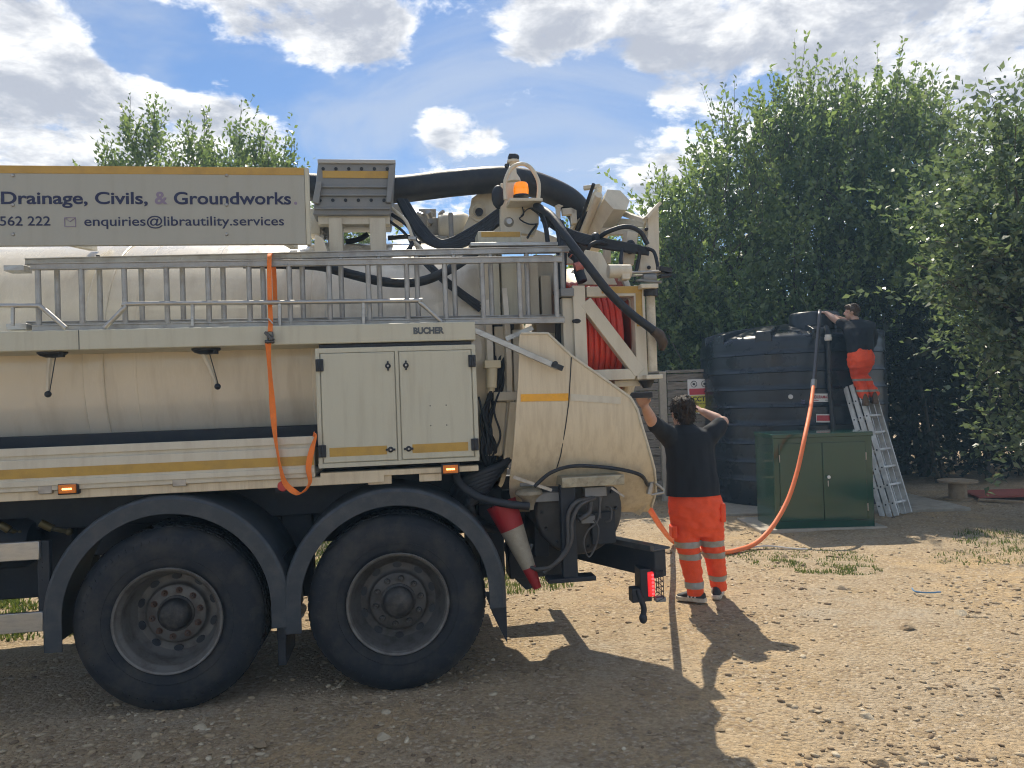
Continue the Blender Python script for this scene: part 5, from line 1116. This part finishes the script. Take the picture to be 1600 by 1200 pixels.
# ================================================================ HOSE TO THE TANK
def feed_hose():
    root = empty('feed_hose', G(1140, 862), 'orange hose running from the truck past the man up to the tank top', 'hose'); B = root.location
    g = lambda px, py, z=.03: G(px, py, z)
    pts = [TM @ T(985, 745, .5), TM @ T(1000, 775, .55), W(1018, 800, 6.6), W(1034, 825, 7.3), g(1054, 847), g(1090, 858), g(1128, 863), g(1150, 860), W(1180, 849, 8.25), W(1206, 824, 8.4), W(1230, 783, 8.6), W(1246, 735, 8.8), W(1258, 680, 9.05), W(1266, 640, 9.6), W(1271, 603, 10.3)]
    sp_ = spline(pts, 10); MB().tube([p-B for p in sp_], .0255, 14).build('hose', ORH, root)
    q = [W(1271, 603, 10.3), W(1274, 570, 10.42), W(1277.5, 530, 10.55), W(1280, 500, 10.64), W(1280.5, 489, 10.72), W(1281, 485.5, 10.95)]
    MB().tube([p-B for p in spline(q, 6)], .026, 12).build('steel_end_pipe', mat('dull pipe', (.10, .10, .11), .35, .5), root)
    d = (q[1]-q[0]).normalized(); MB().cyl(q[0]-B-d*.04, q[0]-B+d*.09, .040, 14).build('coupling', STEEL, root)
feed_hose()

# ================================================================ SMALL THINGS ON THE GROUND
def spool():
    p = G(1497, 779); z = W(1507, 750, p.y).z; root = empty('cable_spool', p, 'wooden cable drum standing on end in the shade of the trees', 'spool')
    MB().lathe([(.0, 0), (.125, 0), (.125, z-.03), (0, z-.03)], (0, 0, 0), (0, 0, 1), 24).build('drum', PLYW, root)
    MB().lathe([(0, z-.03), (.27, z-.025), (.27, z+.003), (0, z+.005)], (0, 0, 0), (0, 0, 1), 32).build('flange', PLYW, root, bevel=.004)
    MB().lathe([(0, -.01), (.20, -.01), (.20, .012), (0, .02)], (0, 0, 0), (0, 0, 1), 32).build('flange', PLYW, root)
spool()
def boards():
    p = G(1530, 781); q = G(1640, 776); o = MB().prism([(0, 0), (1.3, .0), (1.3, .025), (0, .025)], 0, .75).build('red_board', REDB, bevel=.004); o.location = (p.x, p.y, .02); o.rotation_euler = (0, R(-2), R(-14)); tag(o, 'flat red board lying on the ground at the right edge', 'board')
    b = MB(); b.box(0, .55, 0, .09, 0, .03); o = b.build('timber_offcut', PLYW, bevel=.004); o.location = G(1528, 783); o.rotation_euler = (0, 0, R(-38)); tag(o, 'short dark timber offcut beside the red board', 'timber')
    pts = spline([G(1425, 919, .012), G(1430, 924, .012), G(1450, 926, .014), G(1470, 925, .012)], 5); m_ = MB(); m_.tube([v-pts[0] for v in pts], .006, 6); o = m_.build('blue_scrap', BLUEP); o.location = pts[0]; tag(o, 'thin blue strip of plastic lying on the sunny dirt', 'litter')
    pts = spline([G(1168, 856, .01), G(1200, 853, .012), G(1240, 857, .01), G(1262, 858, .01)], 5); m_ = MB(); m_.tube([v-pts[0] for v in pts], .008, 6); o = m_.build('pale_pipe', LABELW); o.location = pts[0]; tag(o, 'thin pale pipe lying in the grass before the green cabinet', 'pipe')
    sl = MB().box(-.9, .9, -.35, .35, -.1, .016).build('path_slab', CONCRETE, bevel=.01); sl.location = (5.35, 10.75, 0); sl['kind'] = 'structure'
boards()

# ================================================================ PEOPLE
def limb(mb, pts, rad, n=14):
    pts = [Vector(p) for p in pts]; mb.tube(pts, rad, n)
    for p, r in zip(pts, rad): mb.ball(p, r*.99, n=12)
def loft(mb, secs, n=24):
    vs = []
    for c, a, b in secs:
        for k in range(n): t = 2*math.pi*k/n; vs.append((c[0]+a*math.cos(t), c[1]+b*math.sin(t), c[2]))
    m_ = len(secs); fs = [(i*n+k, i*n+(k+1) % n, (i+1)*n+(k+1) % n, (i+1)*n+k) for i in range(m_-1) for k in range(n)] + [tuple(range(n-1, -1, -1)), tuple(range((m_-1)*n, m_*n))]
    mb.add(vs, fs)
def hand(mb, wrist, d, nrm, thumb, size=1.0, curl=.5):
    d = Vector(d).normalized(); nrm = (Vector(nrm)-d*Vector(nrm).dot(d)).normalized(); s = d.cross(nrm)
    if s.dot(Vector(thumb)) < 0: s = -s
    k = size
    for i in range(5): q = -1+.5*i; mb.tube([wrist+s*(.018*q*k), wrist+d*.045*k+s*(.030*q*k), wrist+d*.085*k+s*(.034*q*k)], [.016*k, .014*k, .012*k], 8)
    for i, ln in enumerate((.072, .080, .074, .058)):
        b = wrist+d*.082*k+s*((.030-.020*i)*k); p1 = b+(d*math.cos(curl*.5)+nrm*math.sin(curl*.5))*ln*.42*k; p2 = p1+(d*math.cos(curl*1.3)+nrm*math.sin(curl*1.3))*ln*.33*k; p3 = p2+(d*math.cos(curl*2)+nrm*math.sin(curl*2))*ln*.25*k
        mb.tube([b, p1, p2, p3], [.0095*k, .009*k, .008*k, .0065*k], 8); mb.ball(p3, .0065*k, n=8)
    b = wrist+d*.02*k+s*.022*k; p1 = b+(d*.6+s*.75+nrm*.2).normalized()*.042*k; p2 = p1+(d*.85+s*.35+nrm*.3).normalized()*.032*k; mb.tube([b, p1, p2], [.013*k, .0105*k, .008*k], 8); mb.ball(p2, .008*k, n=8)
def head(mb, c, look, k=1.0):
    f = Vector((look[0], look[1], 0)).normalized(); s = f.cross(Vector((0, 0, 1))); rot = Matrix((s, f, Vector((0, 0, 1)))).transposed()
    P = lambda x, y, z: c+(s*x+f*y+Vector((0, 0, 1))*z)*k
    mb.ball(P(0, -.008, .03), .076*k, .094*k, .092*k, 20, rot); mb.ball(P(0, .022, -.035), .060*k, .068*k, .078*k, 18, rot); mb.ball(P(0, .055, -.088), .026*k, .024*k, .022*k, 12, rot)
    mb.tube([P(0, .088, .02), P(0, .108, -.022), P(0, .098, -.034)], [.009*k, .014*k, .012*k], 8); mb.ball(P(0, .085, -.06), .022*k, .010*k, .008*k, 10, rot)
    for q in (-1, 1): mb.ball(P(.030*q, .080, .022), .016*k, .010*k, .007*k, 10, rot); mb.ball(P(.078*q, -.005, -.005), .009*k, .019*k, .030*k, 12, rot); mb.ball(P(.032*q, .077, .004), .012*k, .01*k, .008*k, 10, rot)
    return P, rot
def put(name, me, m, parent, origin):
    me.materials.clear(); me.materials.append(m); me.transform(Matrix.Translation(-Vector(origin))); o = bpy.data.objects.new(name, me); link(o, parent); return o
def hem(me, cuts):
    bm = bmesh.new(); bm.from_mesh(me)
    for co, no in cuts:
        r = bmesh.ops.bisect_plane(bm, geom=bm.verts[:]+bm.edges[:]+bm.faces[:], plane_co=co, plane_no=no, clear_outer=True)
        bmesh.ops.holes_fill(bm, edges=[e for e in bm.edges if e.is_boundary])
    bm.to_mesh(me); bm.free(); me.shade_smooth(); me.set_sharp_from_angle(angle=R(60)); return me
def band_of(me, z0, z1, xmin, xmax, name, m, parent, off=.003):
    bm = bmesh.new(); bm.from_mesh(me)
    for z, no in ((z0, (0, 0, -1)), (z1, (0, 0, 1))): bmesh.ops.bisect_plane(bm, geom=bm.verts[:]+bm.edges[:]+bm.faces[:], plane_co=(0, 0, z), plane_no=no, clear_outer=True)
    dl = [f for f in bm.faces if not xmin <= f.calc_center_median().x <= xmax]; bmesh.ops.delete(bm, geom=dl, context='FACES')
    bm.normal_update()
    for v in bm.verts: v.co += v.normal*off
    out = bpy.data.meshes.new(name); bm.to_mesh(out); bm.free(); out.shade_smooth(); out.materials.clear(); out.materials.append(m)
    return link(bpy.data.objects.new(name, out), parent)
def shoe(root, org, heel, toe, m_up, m_sole, k=1.0, stripes=True, boot=0.0):
    heel, toe = Vector(heel), Vector(toe); d = (toe-heel); L = d.length; d.normalize(); s = d.cross(Vector((0, 0, 1))).normalized(); u = s.cross(d)
    up = MB(); prof = [(-.02, .026, .05, .075+boot), (.04, .038, .055, .10+boot), (.10, .040, .055, .10+boot), (.16, .042, .05, .078), (.22, .046, .045, .062), (.265, .040, .04, .05), (.29, .022, .035, .04)]
    n = 14; vs = []
    for t, w, zc, h in prof:
        p = heel+d*(t*L/.28)
        for i in range(n): a = 2*math.pi*i/n; z = math.sin(a); vs.append(p+s*(w*k*math.cos(a))+u*((.022+max(0, z)*(h-.022)+min(0, z)*.012)*k))
    fs = [(i*n+j, i*n+(j+1) % n, (i+1)*n+(j+1) % n, (i+1)*n+j) for i in range(len(prof)-1) for j in range(n)] + [tuple(range(n-1, -1, -1)), tuple(range((len(prof)-1)*n, len(prof)*n))]
    up.add([v-org for v in vs], fs); o = up.build('shoe' if not boot else 'boot', m_up, root, ang=80)
    so = MB(); vs = []; outl = [(-.032, .020), (-.02, .033), (.04, .043), (.10, .041), (.16, .045), (.22, .050), (.265, .044), (.30, .02)]
    loop = [heel+d*(t*L/.28)+s*w*k for t, w in outl]+[heel+d*(t*L/.28)-s*w*k for t, w in outl[::-1]]; m_ = len(loop)
    vs = [v-org for v in loop]+[v+u*.034*k-org for v in loop]; so.add(vs, [tuple(range(m_)), tuple(range(2*m_-1, m_-1, -1))]+[(i, i+m_, (i+1) % m_+m_, (i+1) % m_) for i in range(m_)]); so.build('sole', m_sole, o, bevel=.006)
    if stripes:
        st = MB()
        for q in (-1, 1):
            for j in range(3):
                t = .075+.038*j; p = heel+d*(t*L/.28); a = p+s*(q*.045*k)+u*.035*k; b = p-d*.022+s*(q*.034*k)+u*.082*k; st.bar(a-org, b-org, .014, .006, s)
        st.build('stripe', LABELW, o)
def locks(o, n, ln, seed):
    # short strands standing off the hair surface, joined into the hair mesh
    me = o.data; rr = random.Random(seed); bm = bmesh.new(); bm.from_mesh(me); bm.verts.ensure_lookup_table(); bm.normal_update(); base = [(v.co.copy(), v.normal.copy()) for v in bm.verts]
    for i in range(n):
        c, nn = base[rr.randrange(len(base))]
        t = (nn*.45+Vector((rr.uniform(-.6, .6), rr.uniform(-.6, .6), rr.uniform(-.9, .35)))).normalized(); s = t.cross(nn)
        if s.length < .01: continue
        s.normalize(); L = ln*rr.uniform(.5, 1.2); w = .0045; a = c-nn*.003
        q = [bm.verts.new(p) for p in (a-s*w, a+s*w, a+nn*w*1.4, a+t*L*.6+nn*.004, a+t*L-Vector((0, 0, .006)))]
        for f in ((0, 1, 3), (1, 2, 3), (2, 0, 3)): bm.faces.new([q[k] for k in f])
        q2 = q[3]; bm.faces.new([q[0], q[3], q[4]]); 
    bm.to_mesh(me); bm.free()
def person1():
    Y = 6.2; w = lambda px, py, y=Y: W(px, py, y); org = G(1104, 940); root = empty('person', org, 'person in black t-shirt and orange hi-vis trousers reaching up to the truck', 'person')
    # skin: head, neck, arms, hands in one surface
    sk = MB(); hc = w(1066, 646, 6.24); P, rot = head(sk, hc, (-.25, 1), 1.12)
    limb(sk, [w(1070, 682, 6.21), w(1068, 666, 6.22), w(1067, 655, 6.23)], [.075, .056, .052])
    e1, h1 = w(1019, 659, 5.98), w(1007, 634, 5.74); limb(sk, [w(1048, 684), e1, e1.lerp(h1, .35), h1], [.060, .047, .046, .030]); hand(sk, h1, w(1003, 624, 5.70)-h1, (-.2, -.6, -.1), (1, 0, 0), 1.0, .7)
    e2, h2 = w(1130, 659, 6.24), w(1098, 643, 6.36); limb(sk, [w(1106, 686), e2, e2.lerp(h2, .3), h2], [.058, .047, .046, .030]); hand(sk, h2, w(1080, 633, 6.36)-h2, (-.3, .4, -.8), (0, .6, 1), 1.0, .35)
    put('body', remesh(sk, .0065, 'body', 5), SKIN, root, org)
    hr = MB(); hr.ball(P(0, -.018, .038), .100, .112, .100, 20, rot); hr.ball(P(0, -.058, -.030), .078, .054, .074, 16, rot); hr.ball(P(0, .035, .092), .066, .06, .040, 14, rot); hr.ball(P(.02, .0, .104), .066, .076, .034, 14, rot)
    for q in (-1, 1): hr.ball(P(.070*q, .0, .03), .016, .035, .045, 12, rot)
    hm = remesh(hr, .007, 'hair', 3, (.010, 26, (1, 1, .5))); locks(put('hair', hm, HAIR, root, org), 420, .030, 5)
    sh = MB(); k = Y/F_PX
    S = [(1082, 779, 42, .160), (1082, 758, 41, .158), (1081, 735, 39, .150), (1079, 712, 38.5, .142), (1078, 695, 40, .138), (1077, 684, 40, .128), (1075, 675, 35, .112), (1071, 668, 20, .080), (1070, 664, 13.5, .062)]
    loft(sh, [(w(a, b), c*k, d) for a, b, c, d in S])
    limb(sh, [w(1052, 688), w(1040, 676, 6.12), w(1024, 661, 6.0)], [.092, .080, .064]); limb(sh, [w(1100, 690), w(1112, 678), w(1125, 664, 6.23)], [.090, .080, .066])
    shm = hem(remesh(sh, .009, 'tshirt', 3, (.017, 8, (1, 1, .45))), [(w(1082, 773), (0, 0, -1))]); put('tshirt', shm, SHIRT, root, org)
    tr = MB(); S = [(1090, 836, 27, .105), (1089, 822, 40, .135), (1088, 800, 43.5, .155), (1087, 782, 42, .150), (1083, 768, 35, .130), (1082, 762, 33, .125)]
    loft(tr, [(w(a, b), c*k, d) for a, b, c, d in S])
    limb(tr, [w(1067, 805), w(1071, 835), w(1077, 862), w(1082, 895), w(1087, 927, 6.19)], [.115, .108, .094, .080, .072]); limb(tr, [w(1108, 805), w(1111, 835, 6.22), w(1115, 862, 6.25), w(1120, 892, 6.3), w(1123, 919, 6.33)], [.115, .104, .090, .078, .068])
    tm = hem(remesh(tr, .010, 'trousers', 3, (.014, 11, (1, 1, 1.5))), [(w(1087, 929), (0, 0, -1))]); to = put('trousers', tm, HIVIS, root, org)
    xs = W(1097, 860, Y).x-org.x
    for (a, b, c, d, e) in ((843.5, 853, 0, 0, 0), (862.5, 872, 0, 0, 0), (907, 917, 0, 0, 0), (842, 851.5, 1, 0, 0), (861, 870.5, 1, 0, 0), (900, 909, 1, 0, 0)):
        yy = 6.2 if not c else 6.26
        band_of(tm, W(1090, b, yy).z-org.z, W(1090, a, yy).z-org.z, -9 if not c else xs, xs if not c else 9, 'reflective_band', BAND, to)
    pk = MB(); a = w(1122, 785, 6.13)-org; b_ = w(1122, 814, 6.13)-org
    for (cx, cy, y, ww, hh) in ((1127, 800, 6.16, .024, .15), (1052, 830, 6.16, .022, .10)):
        q = w(cx, cy, y)-org; m_ = MB(); m_.box(q.x-ww, q.x+ww, q.y-.06, q.y+.07, q.z-hh/2, q.z+hh/2); po = m_.build('pocket', HIVIS, to, bevel=.012)
    z0 = .012
    hl = G(1103, 944); tl = G(1060, 938); hl.z = tl.z = z0; shoe(root, org, hl+Vector((-.015, .02, 0)), tl, SHOEB, SHOEW, 1.0)
    h2_, t2 = Vector((w(1121, 930).x, 6.24, z0)), Vector((w(1136, 930).x, 6.44, z0)); shoe(root, org, h2_, t2, SHOEB, SHOEW, 1.0)
person1()
def person2():
    k = 10.6/F_PX; w = lambda px, py, y=10.6: W(px, py, y); org = w(1362, 634, 10.6); root = empty('person', org, 'person in black t-shirt and orange trousers standing on the ladder leaning over the tank', 'person')
    sk = MB(); hc = w(1331, 488, 10.78); P, rot = head(sk, hc, (-1, .45), .95); limb(sk, [w(1338, 508, 10.72), w(1336, 498, 10.74)], [.062, .052])
    e, h = w(1309, 502, 10.8), w(1291, 489, 11.0); limb(sk, [w(1322, 510, 10.72), e, e.lerp(h, .4), h], [.058, .050, .050, .031]); hand(sk, h, w(1281, 487, 11.05)-h, (-.2, .2, -1), (0, -1, 0), 1.0, .5)
    e, h = w(1306, 497, 11.05), w(1297, 488, 11.15); limb(sk, [w(1340, 508, 10.95), e, h], [.055, .045, .03]); hand(sk, h, w(1286, 487, 11.15)-h, (-.2, .2, -1), (0, 1, 0), 1.0, .5)
    put('body', remesh(sk, .008, 'body', 5), SKIN, root, org)
    hr = MB(); hr.ball(P(0, -.02, .045), .086, .096, .088, 18, rot); hr.ball(P(0, -.055, -.025), .07, .045, .06, 14, rot); hr.ball(P(0, .05, .09), .055, .05, .03, 12, rot)
    locks(put('hair', remesh(hr, .009, 'hair', 3, (.008, 26, (1, 1, .5))), HAIR2, root, org), 220, .022, 6)
    sh = MB(); loft(sh, [(w(1344, 551, 10.5), 19.5*k, .135), (w(1344, 540, 10.52), 20*k, .15), (w(1343, 525, 10.58), 22*k, .16), (w(1342, 513, 10.66), 26*k, .16), (w(1341, 505, 10.72), 26*k, .14), (w(1338, 500, 10.75), 11*k, .08)])
    limb(sh, [w(1330, 512, 10.7), w(1318, 508, 10.74), w(1313, 505, 10.77)], [.085, .075, .066]); limb(sh, [w(1358, 513, 10.72), w(1364, 525, 10.78), w(1362, 538, 10.9)], [.085, .075, .062])
    shm = remesh(sh, .011, 'tshirt', 4, (.008, 9, (1, 1, .6))); so = put('tshirt', shm, SHIRT, root, org)
    tr = MB(); loft(tr, [(w(1344, 575, 10.5), 17*k, .12), (w(1345, 565, 10.48), 20.5*k, .16), (w(1345, 556, 10.48), 19.5*k, .155), (w(1344, 546, 10.5), 17.5*k, .13)])
    limb(tr, [w(1338, 568, 10.5), w(1339, 585, 10.66), w(1344, 602, 10.6), w(1350, 618, 10.55)], [.105, .085, .076, .068]); limb(tr, [w(1351, 568, 10.5), w(1346, 585, 10.68), w(1356, 602, 10.64), w(1366, 615, 10.62)], [.105, .088, .076, .068])
    tm = remesh(tr, .011, 'trousers', 3, (.016, 13, (1, 1, 1.4))); to = put('trousers', tm, HIVIS, root, org)
    for a, b in ((592, 595.5), (609, 612.5)): band_of(tm, w(1345, b).z-org.z, w(1345, a).z-org.z, -9, 9, 'reflective_band', BAND, to)
    shoe(root, org, w(1353, 634, 10.46), w(1350, 632, 10.72), BOOT, BOOT, 1.12, False, .05); shoe(root, org, w(1368, 631, 10.52), w(1366, 629, 10.78), BOOT, BOOT, 1.12, False, .05)
person2()

# ================================================================ HAZE
def haze():
    o = MB().box(-60, 60, -8, 60, -1.2, 14).build('haze', mat('haze air', (1, 1, 1)), smooth=False); mt = o.data.materials[0]; nt = mt.node_tree; nt.nodes.clear()  # air that fades far trees, added also to lift blacks like lens glare
    out = nt.nodes.new('ShaderNodeOutputMaterial'); v = nt.nodes.new('ShaderNodeVolumePrincipled'); v.inputs['Density'].default_value = .0030; v.inputs['Color'].default_value = (.42, .70, 1, 1); v.inputs['Anisotropy'].default_value = .2
    nt.links.new(v.outputs[0], out.inputs['Volume']); tag(o, 'thin bluish summer haze over the yard, also standing in for lens veil', 'haze', kind='stuff')
haze()

sc2 = bpy.data.scenes.get('scratch')
if sc2: bpy.data.scenes.remove(sc2)
for m_ in bpy.data.materials: m_.cycles.emission_sampling = 'NONE'   # small lamp lenses are seen, not sampled
